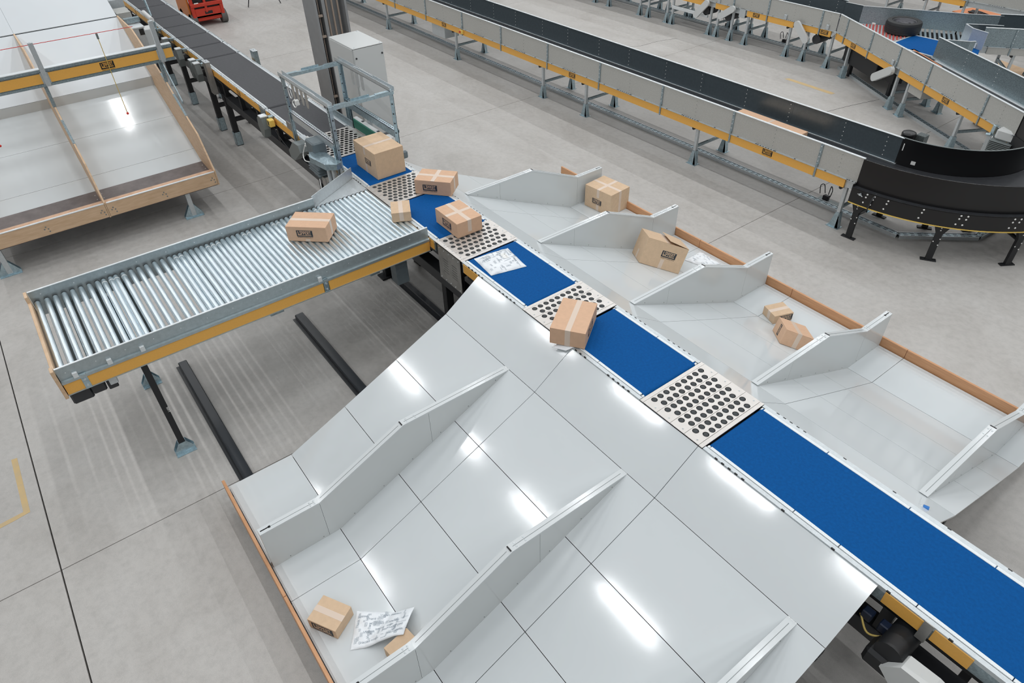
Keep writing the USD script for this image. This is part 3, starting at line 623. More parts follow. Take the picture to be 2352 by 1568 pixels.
# ------------------------------------------------------------------ packing slide at the upper left
pc = thing('packing_slide', 'wide white packing slide with plywood sides and a dark plywood lip at the upper left', 'packing slide', (-7.6, -2.3, 0))
PP = [(-6.46, .478), (-6.838, .498), (-7.07, .608), (-7.727, .884), (-8.372, 1.150)]
BY = [(-2.225, -.862), (-3.62, -2.245)]
for y0, y1 in BY:
    part(pc, 'lip_board', ext(strip(PP[:2], .014), 'y', y0, y1), 'film_ply', 'dark film-faced plywood strip')
    for a, b in zip(PP[1:-1], PP[2:]):
        a, b = inset(a, b, .0018); part(pc, 'panel', ext(strip([a, b], .012), 'y', y0, y1), 'white_panel')
    part(pc, 'riser', bx(-8.378, -8.362, y0, y1, 1.145, 1.272), 'divider_white', 'upright grey-white step')
    for a, b in (((-8.366, 1.274), (-8.80, 1.500)), ((-8.80, 1.500), (-9.497, 1.862))):
        a, b = inset(a, b, .001); part(pc, 'panel', ext(strip([a, b], .012), 'y', y0, y1), 'white_matte')
    part(pc, 'screws', cat([dome_disc(-6.50 if k % 2 else -6.52, yy, .4865, .007, .003, 8) for k, yy in enumerate(np.linspace(y0 + .06, y1 - .06, 6))] + [dome_disc(x, yy, .4885 + (-x - 6.55) * .05, .007, .003, 8) for x in (-6.6, -6.72) for yy in (y0 + .03, y1 - .03)]), 'bright_rail', kind='stuff')
    part(pc, 'front_board', cbx(-6.285, -6.262, y0 - .004, y1 + .004, .378, .556, .001), 'birch')
    part(pc, 'front_rail', cbx(-6.40, -6.286, y0, y1, .40, .548, .001), 'ply_edge'); part(pc, 'edge_strip', cbx(-6.284, -6.258, y0 + .01, y1, .556, .566, .001), 'bright_rail')
    for yy in (y0 + .06, (y0 + y1) / 2, y1 - .05):
        part(pc, 'bolts', cat([cyl((-6.262, yy + dx, z), (-6.2605, yy + dx, z), .009, 8) for dx, z in ((-.02, .46), (.02, .455), (.0, .485), (.025, .42))]), 'guard_grey', kind='stuff')
for y0, y1 in ((-2.225, -.862), (-3.62, -2.245)):
    part(pc, 'panel', ext(strip(inset((-9.515, 1.872), (-12.6, 3.46), .001), .012), 'y', y0 - .009, y1 + (.004 if y1 > -1 else .009)), 'white_matte')
part(pc, 'gap_board', ext(strip([(-9.49, 1.835), (-9.525, 1.853)], .01), 'y', -3.62, -.862), 'black_paint')
SP = [(-6.262, .37), (-6.262, .575), (-6.285, .60), (-6.567, .985), (-6.885, 1.125), (-7.514, 1.462), (-8.25, 1.722), (-8.66, 1.862), (-9.50, 1.885), (-9.50, 1.70), (-8.38, 1.07), (-6.84, .36)]
for y in (-.852, -2.235, -3.63):
    s = part(pc, 'side_board', ext(Polygon(SP), 'y', y - .010, y + .010), 'birch')
    part(s, 'cap_profile', ext(strip([(-7.62, 1.503), (-6.90, 1.130), (-6.885, 1.08)], .006), 'y', y - .014, y + .014).apply_translation((0, 0, .006)), 'galvanised_dark')
part(pc, 'bottom_board', ext(strip([(-6.30, .36), (-6.84, .40), (-8.37, 1.05), (-9.5, 1.74)], .012), 'y', -3.62, -.862), 'film_ply')
part(pc, 'end_block', ext(strip([(-9.6, 1.6), (-12.5, 3.1)], .03), 'y', -3.62, -.87), 'galvanised_dark')
for x, y in ((-6.36, -1.27), (-6.36, -3.50), (-8.2, -1.27), (-8.2, -3.50), (-9.4, -1.27), (-9.4, -3.5)):
    zt = .375 if x > -7 else (.95 if x > -9 else 1.66)
    l = part(pc, 'leg', cbx(x - .035, x + .035, y - .03, y + .03, .02, zt), 'galvanised')
    flared_foot(l, x, y, 'y', .12, .17)
# yellow beam over the slide with posts, pull cord and hanging cords
bm = thing('overhead_beam', 'yellow and grey beam with posts standing across the packing slide', 'beam', (-7.45, -2.3, 1.5))
XB = -7.45
part(bm, 'profile', cat([cbx(XB - .06, XB, -4.2, -.645, 1.695, 1.895, .002), bx(XB, XB + .02, -4.2, -.645, 1.867, 1.895), bx(XB, XB + .02, -4.2, -.645, 1.695, 1.722)]), 'galvanised_dark', 'grey channel')
part(bm, 'top_lip', cbx(XB - .06, XB + .024, -4.2, -.645, 1.895, 1.905, .002), 'bright_rail')
for a, b in ((-.765, -.655), (-2.160, -.845), (-4.2, -2.235)): part(bm, 'yellow_plate', bx(XB + .004, XB + .010, a, b, 1.732, 1.848), 'yellow_paint')
for y in (-.805, -2.195, -3.60):
    p = part(bm, 'post', cbx(XB + .012, XB + .052, y - .028, y + .028, 1.700, 2.215, .003), 'galvanised')
    part(p, 'post_plate', cbx(XB + .008, XB + .014, y - .045, y + .045, 1.715, 1.860, .001), 'galvanised')
    part(bm, 'lower_post', cbx(XB - .045, XB - .005, y - .06, y - .02, 1.43, 1.70), 'galvanised_dark')
    part(bm, 'cord_eye', trimesh.creation.torus(.016, .005, 14, 6).apply_transform(trimesh.transformations.rotation_matrix(math.pi / 2, (1, 0, 0))).apply_translation((XB + .035, y, 2.205)), 'galvanised', smooth=40)
logo(bm, (XB + .0105, -1.475, 1.795), (0, 1, 0), (0, 0, 1), .165, k=.5)
part(bm, 'brace', ext(Polygon([(XB + .02, 1.695), (XB + .02, 1.63), (-7.02, 1.25), (-6.97, 1.27), (-6.97, 1.30)]), 'y', -.83, -.818), 'galvanised_dark')
solo('pull_cord', 'thin red emergency pull cord stretched above the yellow beam', 'cord', tube([(XB + .035, -4.3, 2.205), (XB + .035, -1.03, 2.185)], .0035), 'red_plastic', smooth=40)
for y, z, l in ((-1.463, 1.165, 'yellow hanging cord with a red ball in front of the label on the beam'), (-2.985, 1.14, 'hanging cord whose red ball is at the left edge of the picture')):
    t = thing('hanging_cord', l, 'pull cord', (XB + .035, y, z))
    part(t, 'cord', tube([(XB + .035, y, 2.15), (XB + .035, y - .003, 1.55), (XB + .034, y, z + .01)], .0042), 'cord_yellow', smooth=40)
    part(t, 'ball', trimesh.creation.icosphere(2, .016).apply_translation((XB + .035, y, z)), 'red_plastic', smooth=60)
    part(t, 'cord_clip', cbx(XB + .024, XB + .046, y - .012, y + .012, 2.115, 2.185, .004), 'guard_grey')
# galvanised hoppers and struts between the slide and the line
hp = thing('sheet_metal_guard', 'cluster of galvanised guard boxes between the packing slide and the grey belts', 'machine guard', (-9.6, -.5, 0))
part(hp, 'tall_box', cbx(-9.32, -9.05, -.785, -.625, 0, 1.765, .004), 'galvanised'); part(hp, 'box_rim', cbx(-9.33, -9.045, -.80, -.61, 1.765, 1.785, .003), 'bright_rail'); part(hp, 'tube_mouth', bx(-9.05, -9.047, -.70, -.635, 1.67, 1.755), 'dark_gap')
part(hp, 'arm', cbx(-9.34, -9.27, -.82, -.60, 1.80, 1.87, .004), 'galvanised_dark'); part(hp, 'cover', cbx(-9.95, -9.62, -.845, -.63, 1.45, 1.89, .01), 'galvanised_wall'); part(hp, 'cover', cbx(-10.6, -10.1, -.84, -.60, 1.5, 1.98, .01), 'galvanised')
part(hp, 'cover', cbx(-9.60, -9.36, -.60, -.42, 1.30, 1.66, .01), 'cabinet_grey'); part(hp, 'base', bx(-10.5, -9.4, -.8, -.5, 0, 1.5), 'dark_frame')
gb = thing('guard_arm', 'white bar on a galvanised plate beside the fourth grey belt section', 'guard bar', (-11.5, -.06, 1.2))
part(gb, 'bar', cyl((-11.84, -.06, 1.35), (-11.22, -.08, 1.35), .042, 14), 'white_plastic', smooth=40); part(gb, 'plate', cbx(-11.24, -11.20, -.12, -.04, 1.06, 1.32, .003), 'blue_zinc')
ds = thing('strut', 'thin perforated strut slanting above the farthest grey belts', 'strut', (-12.2, .1, 1.2))
part(ds, 'bar', cyl((-12.30, .10, 1.60), (-12.15, .10, 1.203), .022, 8), 'blue_zinc'); part(ds, 'clamp', cbx(-12.33, -12.27, .07, .13, 1.45, 1.50), 'bright_rail')

# short steel posts standing at the grey belt
for x, y, l in ((-8.42, -.045, 'short rust-tinted steel upright on the near edge of the grey belt'), (-8.40, .70, 'short dark steel upright on the far edge of the grey belt')):
    t = thing('steel_post', l, 'post', (x, y, .8))
    z = 1.30 if y < 0 else 1.32
    part(t, 'tube', cbx(x - .075, x + .075, y - .035, y + .035, .82, z, .003), 'vent_steel' if y < 0 else 'galvanised_dark'); part(t, 'cap', cbx(x - .08, x + .08, y - .04, y + .04, z, z + .006, .002), 'galvanised'); part(t, 'screw', dome_disc(x, y, z + .006, .008, .004, 8), 'dark_frame')
t = thing('emergency_stop', 'yellow emergency stop box with a red button on the grey belt side', 'emergency stop', (-5.9, -.06, 1.1))
part(t, 'housing', cbx(-5.93, -5.83, -.10, -.03, 1.10, 1.19, .006), 'yellow_bright'); part(t, 'button', cyl((-5.95, -.065, 1.135), (-5.985, -.075, 1.135), .024, 14), 'red_plastic', smooth=40); part(t, 'plate', bx(-5.90, -5.86, -.1015, -.10, 1.12, 1.175), 'print_navy')
solo('motor_cable', 'black cable hanging below the emergency stop box', 'cable', tube(curve([(-5.88, -.05, 1.10), (-5.80, -.03, .98), (-5.60, .0, .86), (-5.35, .02, .87), (-5.15, .03, .93)], 6), .007), 'black_paint', smooth=40)

# ------------------------------------------------------------------ gantry around the plate table
ga = thing('measuring_gantry', 'open galvanised frame standing over the line behind the largest box', 'gantry frame', (-4.5, .34, 1))
GX, GY = (-5.125, -3.845), (-.055, .715)
def angle_post(x, y, sx, sy, z0, z1, w=.045):
    return cat([bx(x, x + sx * w, y, y + sy * .004, z0, z1), bx(x, x + sx * .004, y, y + sy * w, z0, z1)])
holes = []
for x, sx in zip(GX, (1, -1)):
    for y, sy in zip(GY, (1, -1)):
        p = part(ga, 'post', cat([angle_post(x, y, sx, sy, .95, 1.945), angle_post(x + sx * .012, y - sy * .012, sx, sy, .95, 1.50)]), 'blue_zinc')
        hs = [cyl((x + sx * .026, y - .0016 if sy > 0 else y + .0016, z), (x + sx * .026, y, z), .007, 8) for z in np.arange(1.0, 1.93, .055)] + [cyl((x + .0052, y + sy * .028, z), (x + .0035, y + sy * .028, z), .008, 8) for z in np.arange(1.02, 1.93, .11)] + [cyl((x - .0052, y + sy * .028, z), (x - .0035, y + sy * .028, z), .008, 8) for z in np.arange(1.02, 1.93, .11)]
        part(p, 'punched_holes', cat(hs), 'dark_frame', kind='stuff')
def channel_x(y, z, x0, x1, hw=.04, up=True):
    return cat([bx(x0, x1, y - hw, y + hw, z, z + .004), bx(x0, x1, y - hw, y - hw + .004, z, z + .045), bx(x0, x1, y + hw - .004, y + hw, z, z + .045)])
part(ga, 'top_rail', channel_x(-.035, 1.935, -5.16, -3.83, .028), 'galvanised'); part(ga, 'top_rail', channel_x(.700, 1.935, -5.20, -3.83, .028), 'galvanised')
for x in GX:
    part(ga, 'cross_rail', cat([bx(x - .02, x + .02, -.055, .715, 1.90, 1.935), bx(x - .024, x + .024, .02, .16, 1.935, 1.943), bx(x - .024, x + .024, .50, .66, 1.935, 1.943), bx(x - .026, x - .020, .22, .44, 1.93, 1.955)]), 'blue_zinc')
for y, z in ((-.02, 1.46), (.705, 1.43)):
    r = part(ga, 'middle_rail', cat([bx(-5.12, -3.85, y - .028, y + .028, z + .05, z + .055), bx(-5.12, -3.85, y - .028, y - .024, z - .03, z + .055), bx(-5.12, -3.85, y + .024, y + .028, z + .02, z + .055)]), 'galvanised' if y < 0 else 'blue_zinc')
    part(r, 'slots', cat([bx(xx, xx + .020, y - .006, y + .006, z + .055, z + .0562) for xx in np.arange(-5.09, -3.9, .045)]), 'dark_frame', kind='stuff')
for y, xs in ((-.063, (-4.80, -4.68, -4.56, -4.44)), (.672, (-4.78, -4.66, -4.54))):
    for x in xs:
        part(ga, 'sensor_plate', ext(sbox(x, 1.80, x + .075, 1.935).union(Point(x + .0375, 1.80).buffer(.0375, 6)), 'y', y, y + .003), 'vent_steel' if y < 0 else 'galvanised')
part(ga, 'sensor', cbx(-4.67, -4.62, -.11, -.066, 1.74, 1.80, .006), 'white_plastic')
for cc, r_ in (([(-4.84, -.05, 1.93), (-4.90, -.07, 1.85), (-4.86, -.075, 1.76), (-4.80, -.075, 1.79), (-4.84, -.07, 1.86)], .004), ([(-4.62, -.09, 1.77), (-4.70, -.10, 1.70), (-4.76, -.10, 1.74), (-4.70, -.09, 1.79)], .007),
               ([(-4.64, -.04, 1.95), (-4.45, -.05, 1.965), (-4.25, -.04, 1.97), (-4.15, -.035, 1.945)], .003), ([(-4.75, .71, 1.97), (-4.5, .70, 1.99), (-4.3, .72, 1.97)], .003)):
    part(ga, 'sensor_cable', tube(curve(cc, 6), r_, 6), 'white_plastic', smooth=40)
part(ga, 'side_tray', cat([bx(-5.02, -4.32, -.03, .035, 1.235, 1.239), bx(-5.02, -4.32, -.034, -.03, 1.205, 1.239)]), 'galvanised')
part(ga, 'guard_plate', cbx(-5.44, -5.20, -.012, -.006, 1.2, 1.30, .001), 'vent_steel'); part(ga, 'guard_plate', cbx(-4.62, -4.52, -.02, -.014, 1.24, 1.36, .001), 'vent_steel'); part(ga, 'guard_block', cbx(-4.80, -4.66, -.03, .005, 1.20, 1.31, .012), 'white_plastic')
part(ga, 'belt_guide', bx(-5.45, -4.90, .625, .640, 1.2, 1.285), 'galvanised_dark')
sb = thing('side_belt', 'green upright guide belt on a pale bar behind the plate table', 'guide belt', (-4.5, .65, 1.2))
part(sb, 'belt', cbx(-4.835, -4.18, .618, .640, 1.225, 1.345, .008), 'green_belt'); part(sb, 'bar', cbx(-4.85, -4.15, .632, .69, 1.215, 1.355, .01), 'cabinet_grey'); part(sb, 'bracket', cbx(-4.58, -4.50, .69, .72, 1.24, 1.42, .003), 'galvanised'); part(sb, 'tab', bx(-4.66, -4.62, .645, .675, 1.355, 1.358), 'print_navy'); part(sb, 'tab', bx(-4.27, -4.22, .645, .675, 1.355, 1.358), 'print_navy')
part(sb, 'motor', cyl((-4.12, .73, 1.14), (-4.12, .73, 1.32), .062, 16), 'white_plastic', smooth=40); part(sb, 'motor_body', cbx(-4.30, -4.17, .69, .80, 1.18, 1.30, .01), 'dark_frame'); part(sb, 'sensor', cbx(-3.83, -3.78, .71, .77, 1.16, 1.24, .008), 'motor_grey')
gm = thing('gear_motor', 'grey gear motors with a bright cover plate in front of the gantry', 'gear motor', (-4.5, -.2, 1))
part(gm, 'drive_guard', ext(Polygon([(-5.0, 1.11), (-4.80, 1.28), (-4.64, 1.29), (-4.60, 1.21), (-4.86, 1.03), (-4.97, 1.03)]), 'y', -.20, -.08), 'guard_grey')
ORIGIN[gm] = ORIGIN[gm] - np.array((.27, 0, .20))
part(gm, 'terminal_box', cbx(-4.66, -4.44, -.19, -.03, 1.10, 1.26, .015), 'motor_grey'); part(gm, 'gear_case', cat([cbx(-4.55, -4.28, -.24, -.06, .93, 1.06, .03), cbx(-4.50, -4.34, -.22, -.08, .88, .95, .02)]), 'motor_grey')
part(gm, 'cooling_fins', cat([cbx(-4.56, -4.27, -.245, -.055, z, z + .012, .004) for z in (.95, .985, 1.02)]), 'motor_grey', kind='stuff')
part(gm, 'cover', ext(Polygon([(-4.52, -.22), (-4.40, -.27), (-4.10, -.22), (-4.02, -.12), (-4.05, -.05), (-4.40, -.08)]), 'z', 1.09, 1.155), 'blue_zinc', 'bright six-sided cover')
for x, y in ((-4.20, -.15), (-4.11, -.13)): part(gm, 'column', cyl((x, y, .72), (x, y, 1.09), .027, 14), 'galvanised', smooth=40)
part(gm, 'clamp_ring', cyl((-4.16, -.14, .86), (-4.16, -.14, .885), .075, 16), 'galvanised', smooth=40); part(gm, 'shield', cbx(-4.34, -4.24, -.20, -.19, .62, .93, .003), 'vent_steel')
part(gm, 'plug', cbx(-4.69, -4.655, -.19, -.15, 1.15, 1.20, .01), 'white_plastic')
part(gm, 'cable', cat([tube(curve([(-4.68, -.19, 1.17), (-4.72, -.22, 1.06), (-4.62, -.25, 1.03), (-4.50, -.24, 1.05)], 6), .006, 6), tube(curve([(-4.30, -.24, .92), (-4.25, -.26, .80), (-4.28, -.22, .62)], 6), .006, 6)]), 'white_plastic', smooth=40)
av = thing('air_valve', 'small air valve with brass fitting and black filter at the gantry foot', 'air valve', (-3.86, -.1, .8))
part(av, 'valve', cat([cbx(-3.90, -3.82, -.13, -.07, 1.05, 1.09, .005), cyl((-3.86, -.10, 1.09), (-3.86, -.10, 1.16), .014, 10)]), 'galvanised', smooth=30); part(av, 'filter', cat([cyl((-3.80, -.09, .92), (-3.80, -.09, 1.03), .028, 12), cbx(-3.84, -3.77, -.12, -.06, 1.0, 1.04, .005)]), 'black_gloss', smooth=30); part(av, 'fitting', cyl((-3.82, -.11, 1.12), (-3.80, -.12, 1.12), .012, 8), 'yellow_bright')
for x, y in ((-3.87, -.06), (-3.80, -.06)): part(av, 'pipe', cyl((x, y, .62), (x, y, 1.3), .014, 10), 'galvanised', smooth=40)

# ------------------------------------------------------------------ switch cabinet and column
cb = thing('switch_cabinet', 'tall pale grey electrical cabinet behind the gantry', 'electrical cabinet', (-5.59, 1.16, 0))
X0, X1, Y0, Y1, ZC = -5.93, -5.25, .955, 1.375, 2.0
part(cb, 'plinth', cbx(X0 + .01, X1 - .01, Y0 + .01, Y1 - .01, 0, .10), 'dark_frame'); part(cb, 'body', cbx(X0, X1 - .02, Y0, Y1, .10, ZC - .012, .004), 'cabinet_grey'); part(cb, 'roof', cbx(X0 - .002, X1 + .002, Y0 - .002, Y1 + .002, ZC - .011, ZC, .004), 'cabinet_grey')
part(cb, 'door', cbx(X1 - .018, X1, Y0 + .004, Y1 - .004, .104, ZC - .016, .004), 'cabinet_grey'); part(cb, 'side_wall', cbx(X0 + .006, X1 - .026, Y0 - .006, Y0, .104, ZC - .018, .002), 'cabinet_grey')
part(cb, 'lock', cyl((X1, Y0 + .03, ZC - .12), (X1 + .008, Y0 + .03, ZC - .12), .011, 10), 'dark_frame'); part(cb, 'lock', cyl((X1, Y1 - .03, ZC - .12), (X1 + .008, Y1 - .03, ZC - .12), .011, 10), 'dark_frame')
part(cb, 'bolts', cat([dome_disc(a, b, ZC, .009, .008, 8) for a in (X0 + .03, X1 - .03) for b in (Y0 + .03, Y1 - .03)]), 'galvanised', kind='stuff')
co = thing('steel_column', 'grey steel hall column with pipes in its web behind the cabinet', 'column', (-6.55, 1.2, 0))
cx0, cx1, cy0, cy1 = -6.75, -6.36, 1.015, 1.47
part(co, 'beam', cat([bx(cx0, cx1, cy0, cy0 + .03, 0, 4.6), bx(cx0, cx1, cy1 - .03, cy1, 0, 4.6), bx(-6.565, -6.545, cy0 + .03, cy1 - .03, 0, 4.6)]), 'column_grey')
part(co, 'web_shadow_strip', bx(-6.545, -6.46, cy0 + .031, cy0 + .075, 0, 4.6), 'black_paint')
for k, y in enumerate((1.09, 1.21, 1.29, 1.37)):
    part(co, 'pipe', cyl((-6.43, y, .3), (-6.43, y, 4.6), .013 if k else .006, 10), 'pipe_brown', smooth=40)
part(co, 'cable_duct', cbx(-6.53, -6.40, 1.135, 1.18, .2, 4.6, .003), 'column_grey')
for z in (2.12, 1.86, 1.05): part(co, 'bracket', cbx(-6.42, -6.39, 1.06, 1.12, z, z + .03, .003), 'pipe_brown')

# ------------------------------------------------------------------ red lift and tripod in the background
lf = thing('scissor_lift', 'red wheeled work platform beyond the grey belts at the top edge', 'lift', (-15.9, 2.0, 0))
lx, ly = -15.85, 2.02
part(lf, 'chassis', cat([cbx(lx - .75, lx + .25, ly - .36, ly + .36, .12, .34, .02), cbx(lx + .05, lx + .27, ly - .40, ly + .40, .18, .26, .02)]), 'red_paint')
part(lf, 'front_frame', cat([cbx(lx + .22, lx + .28, ly - .38, ly - .30, .12, .70, .01), cbx(lx + .22, lx + .28, ly + .30, ly + .38, .12, .70, .01), cbx(lx + .22, lx + .28, ly - .06, ly + .00, .30, .72, .01), cbx(lx + .22, lx + .29, ly - .38, ly + .38, .44, .52, .01), cbx(lx + .22, lx + .29, ly - .38, ly + .38, .62, .70, .01), cbx(lx + .24, lx + .27, ly - .30, ly + .30, .20, .40, .005)]), 'red_paint')
part(lf, 'dark_panels', cat([bx(lx + .20, lx + .23, ly - .30, ly + .30, .34, .62), bx(lx + .27, lx + .273, ly - .08, ly + .10, .27, .33)]), 'black_paint')
part(lf, 'platform', cbx(lx - .9, lx + .30, ly - .38, ly + .38, .70, .86, .02), 'red_paint')
part(lf, 'railing', cat([cyl((lx + .2, ly + s * .36, .86), (lx + .2, ly + s * .36, 1.7), .02, 8) for s in (-1, 1)] + [cyl((lx + .2, ly - .36, 1.7), (lx + .2, ly + .36, 1.7), .02, 8)]), 'red_paint')
part(lf, 'side_panel', cbx(lx - .8, lx + .2, ly - .42, ly - .38, .2, .84, .01), 'orange_paint')
for a in (-.55, .15):
    for s in (-1, 1): part(lf, 'wheel', cyl((lx + a, ly + s * .29, .15), (lx + a, ly + s * .42, .15), .15, 22), 'tyre_grey', smooth=40)
part(lf, 'sticker', bx(lx + .281, lx + .283, ly - .28, ly - .18, .46, .54), 'white_plastic'); part(lf, 'sticker', bx(lx + .281, lx + .283, ly + .19, ly + .28, .60, .68), 'white_plastic')
tp = thing('tripod', 'dark camera tripod of which only the feet show at the top edge', 'tripod', (-16.9, 3.8, 0))
for x, y in ((-16.573, 3.293), (-16.384, 4.103), (-16.60, 4.36)): part(tp, 'leg', tube([(x, y, .012), (-16.95, 3.85, 1.25)], .012), 'black_paint', smooth=40)
part(tp, 'head', cbx(-17.02, -16.88, 3.79, 3.91, 1.22, 1.36, .01), 'black_paint')

# ------------------------------------------------------------------ walled belt conveyors in the back
def gal_foot(t, x, y, w=.075, h=.21):
    tr = [(x - w, .006), (x - .022, h), (x + .026, h), (x + w * .8, .006)]
    return part(t, 'foot', cat([ext(Polygon(tr), 'y', y - .034, y - .029), ext(Polygon(tr), 'y', y + .029, y + .034), bx(x - w - .02, x + w, y - .055, y + .055, 0, .006), ext(Polygon([(x + .02, .006), (x + .026, h), (x + .031, h), (x + w * .8, .006)]), 'y', y - .034, y + .034)]), 'blue_zinc')
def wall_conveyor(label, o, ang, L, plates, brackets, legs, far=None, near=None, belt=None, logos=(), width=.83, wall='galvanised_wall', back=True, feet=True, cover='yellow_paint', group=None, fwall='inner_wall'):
    t = thing('high_sided_conveyor', label, 'belt conveyor', o, rotz=ang, group=group)
    far = (0, L) if far is None else far; near = (0, L) if near is None else near; belt = (0, L) if belt is None else belt
    if belt: part(t, 'belt', bx(belt[0], belt[1], .05, width - .04, .66, .70), 'black_belt')
    part(t, 'side_profile', cat([bx(near[0], near[1], .03, .05, .575, .69), bx(near[0], near[1], -.004, .03, .680, .690)]), 'galvanised')
    for a, b in plates: part(t, 'side_cover', cbx(a, b, .006, .028, .567, .680, .001), cover)
    cuts = [near[0]] + [b for b in brackets if near[0] + .1 < b < near[1] - .1] + [near[1]]
    for a, b in zip(cuts[:-1], cuts[1:]):
        part(t, 'wall_panel', bx(a + .001, b - .001, .014, .020, .690, .995), wall)
        part(t, 'wall_lip', cbx(a, b, .004, .036, .990, 1.002, .003), 'bright_rail')
        sc = [cyl(((a + b) / 2, .014, z), ((a + b) / 2, .011, z), .004, 6) for z in np.linspace(.74, .95, 5)]
        part(t, 'screws', cat(sc), 'guard_grey', kind='stuff')
        xs = np.arange(a + .12, b - .05, .30)
        if len(xs): part(t, 'rail_slots', cat([bx(x, x + .022, -.006, .004, .6885, .6925) for x in xs] + [bx(x, x + .018, -.006, .004, .6885, .6925) for x in np.arange(a + .45, min(a + .72, b), .042)]), 'black_paint', kind='stuff')
    for x in brackets:
        b = part(t, 'bracket', cat([cbx(x - .018, x + .018, .002, .014, .72, .985, .002), cbx(x - .012, x + .012, -.008, .006, .560, .74, .002)]), 'galvanised_dark')
        part(b, 'bolts', cat([cyl((x, .002, z), (x, -.003, z), .007, 8) for z in (.77, .83, .89, .96)]), 'bright_rail', kind='stuff')
    if far:
        n = max(1, int(round((far[1] - far[0]) / 1.6)))
        xs = np.linspace(far[0], far[1], n + 1)
        for a, b in zip(xs[:-1], xs[1:]):
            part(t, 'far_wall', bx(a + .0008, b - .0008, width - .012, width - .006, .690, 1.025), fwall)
            part(t, 'screws', cat([cyl((b - .05 if b < far[1] else b - .2, width - .012, z), (b - .05 if b < far[1] else b - .2, width - .0145, z), .006, 8) for z in np.linspace(.75, .98, 5)] + [cyl(((a + b) / 2, width - .012, z), ((a + b) / 2, width - .0145, z), .006, 8) for z in np.linspace(.75, .98, 5)]), 'white_plastic', kind='stuff')
        part(t, 'far_lip', cbx(far[0], far[1], width - .026, width + .006, 1.022, 1.032, .003), 'bright_rail')
        part(t, 'far_profile', bx(far[0], far[1], width - .04, width - .012, .575, .705), 'galvanised')
    for x in legs:
        ys = (.085, width - .06)
        for y in ys:
            l = part(t, 'leg', cbx(x - .022, x + .022, y - .022, y + .022, .03, .60), 'galvanised')
            feet and gal_foot(l, x, y)
        part(t, 'leg_tie', cbx(x - .015, x + .015, ys[0], ys[1], .255, .295), 'galvanised_dark')
        part(t, 'leg_clamp', cyl((x - .05, .03, .545), (x - .05, .09, .545), .022, 10), 'black_paint', smooth=40)
    for x in logos: logo(t, (x, .006, .630), (1, 0, 0), (0, 0, 1), .155, k=.44, small=True)
    return t
XO = -16.2
br = [x - XO for x in (-15.8, -14.5, -13.15, -11.82, -10.5, -9.12, -7.83, -6.47, -5.15, -3.80, -2.50, -1.16)]
ends = [0.0] + br + [15.46]
pl = [(a + .012, b - .012) for a, b in zip(ends[:-1], ends[1:])]
lc = wall_conveyor('very long walled belt conveyor with yellow side covers crossing the hall behind the chutes', (XO, 5.055, 0), 0.0, 15.6, pl, br, [x - XO for x in (-15.0, -12.4, -9.49, -6.67, -5.525, -3.11, -0.745)], far=(0, 15.62), logos=[x - XO for x in (-9.80, -5.81, -1.88)])
part(lc, 'far_edge_bead', cbx(0, 15.6, .790, .800, .70, .712, .002), 'galvanised')
part(lc, 'control_box', cbx(7.02, 7.13, -.03, .004, .60, .665, .004), 'yellow_bright'); part(lc, 'control_knob', cyl((7.05, -.03, .632), (7.05, -.05, .632), .018, 10), 'red_plastic'); part(lc, 'terminal_box', cbx(5.75, 6.25, .10, .45, .30, .56, .004), 'galvanised')
part(lc, 'wall_screws', cat([cyl((x, .0205, .9), (x, .022, .9), .004, 6) for x in (2, 4)]), 'guard_grey', kind='stuff')
# right-hand line: straight part, then the diagonal part
X2 = -14.2
s2 = wall_conveyor('walled conveyor line with yellow covers at the top right, straight part', (X2, 10.205, 0), 0.0, 9.95, [(.1, 6.9), (7.12, 7.49), (7.94, 8.43), (8.45, 9.05), (9.22, 9.62), (9.645, 9.87)], [x - X2 for x in (-12, -9.6, -8.1, -6.62, -5.77, -4.58)], [x - X2 for x in (-13, -10.9, -10.4, -9.33, -9.06, -8.47, -8.31, -7.22, -7.02, -6.645, -6.255, -5.23, -4.844, -4.30)], logos=[x - X2 for x in (-6.03, -4.46)], far=(0, 9.6))
def slanted_guard(t, p, q, y, w=.13):
    p, q = np.array(p, float), np.array(q, float); d = (q - p) / np.linalg.norm(q - p); s = LineString([p + d * w / 2, q - d * w / 2]).buffer(w / 2, 3)
    return part(t, 'drive_guard', ext(s, 'y', y - .05, y), 'cabinet_grey')
slanted_guard(s2, (-6.90 - X2, .44), (-6.52 - X2, .70), -.05); slanted_guard(s2, (-5.06 - X2, .72), (-4.72 - X2, .40), -.05); slanted_guard(s2, (-7.55 - X2, .33), (-7.22 - X2, .70), -.05)
for x in (-6.75, -4.62, -7.35): part(s2, 'motor', cat([cyl((x - X2, .05, .46), (x - X2, .36, .46), .085, 14), cbx(x - X2 - .07, x - X2 + .07, .1, .25, .40, .60, .01)]), 'dark_frame', smooth=30)
for x in (-7.0, -5.35, -4.42): part(s2, 'sensor_box', cbx(x - X2 - .03, x - X2 + .03, -.012, .012, .69, .775, .004), 'galvanised')
part(s2, 'lower_bar', cbx(-8.33 - X2, -7.3 - X2, .05, .10, .33, .40, .004), 'bright_rail')
part(s2, 'bracket_plate', cat([cbx(-6.45 - X2, -6.30 - X2, 0, .02, .52, .69), cyl((-4.28 - X2, -.01, .60), (-4.22 - X2, -.02, .68), .03, 8)]), 'galvanised')
AN = math.radians(-29.5)
d2 = wall_conveyor('diagonal walled conveyor with yellow covers running down to the black curve', (-4.235, 10.205, 0), AN, 4.80, [(.02, .30), (.33, 1.13), (1.16, 1.90), (2.12, 2.80), (2.83, 4.10), (4.13, 4.42), (4.53, 4.74)], [.31, 1.145, 1.985, 2.815, 4.115], [.46, 2.03, 2.36, 3.7], far=(1.72, 4.80), belt=(1.25, 4.80), fwall='galvanised_dark', logos=[.66, 3.36])
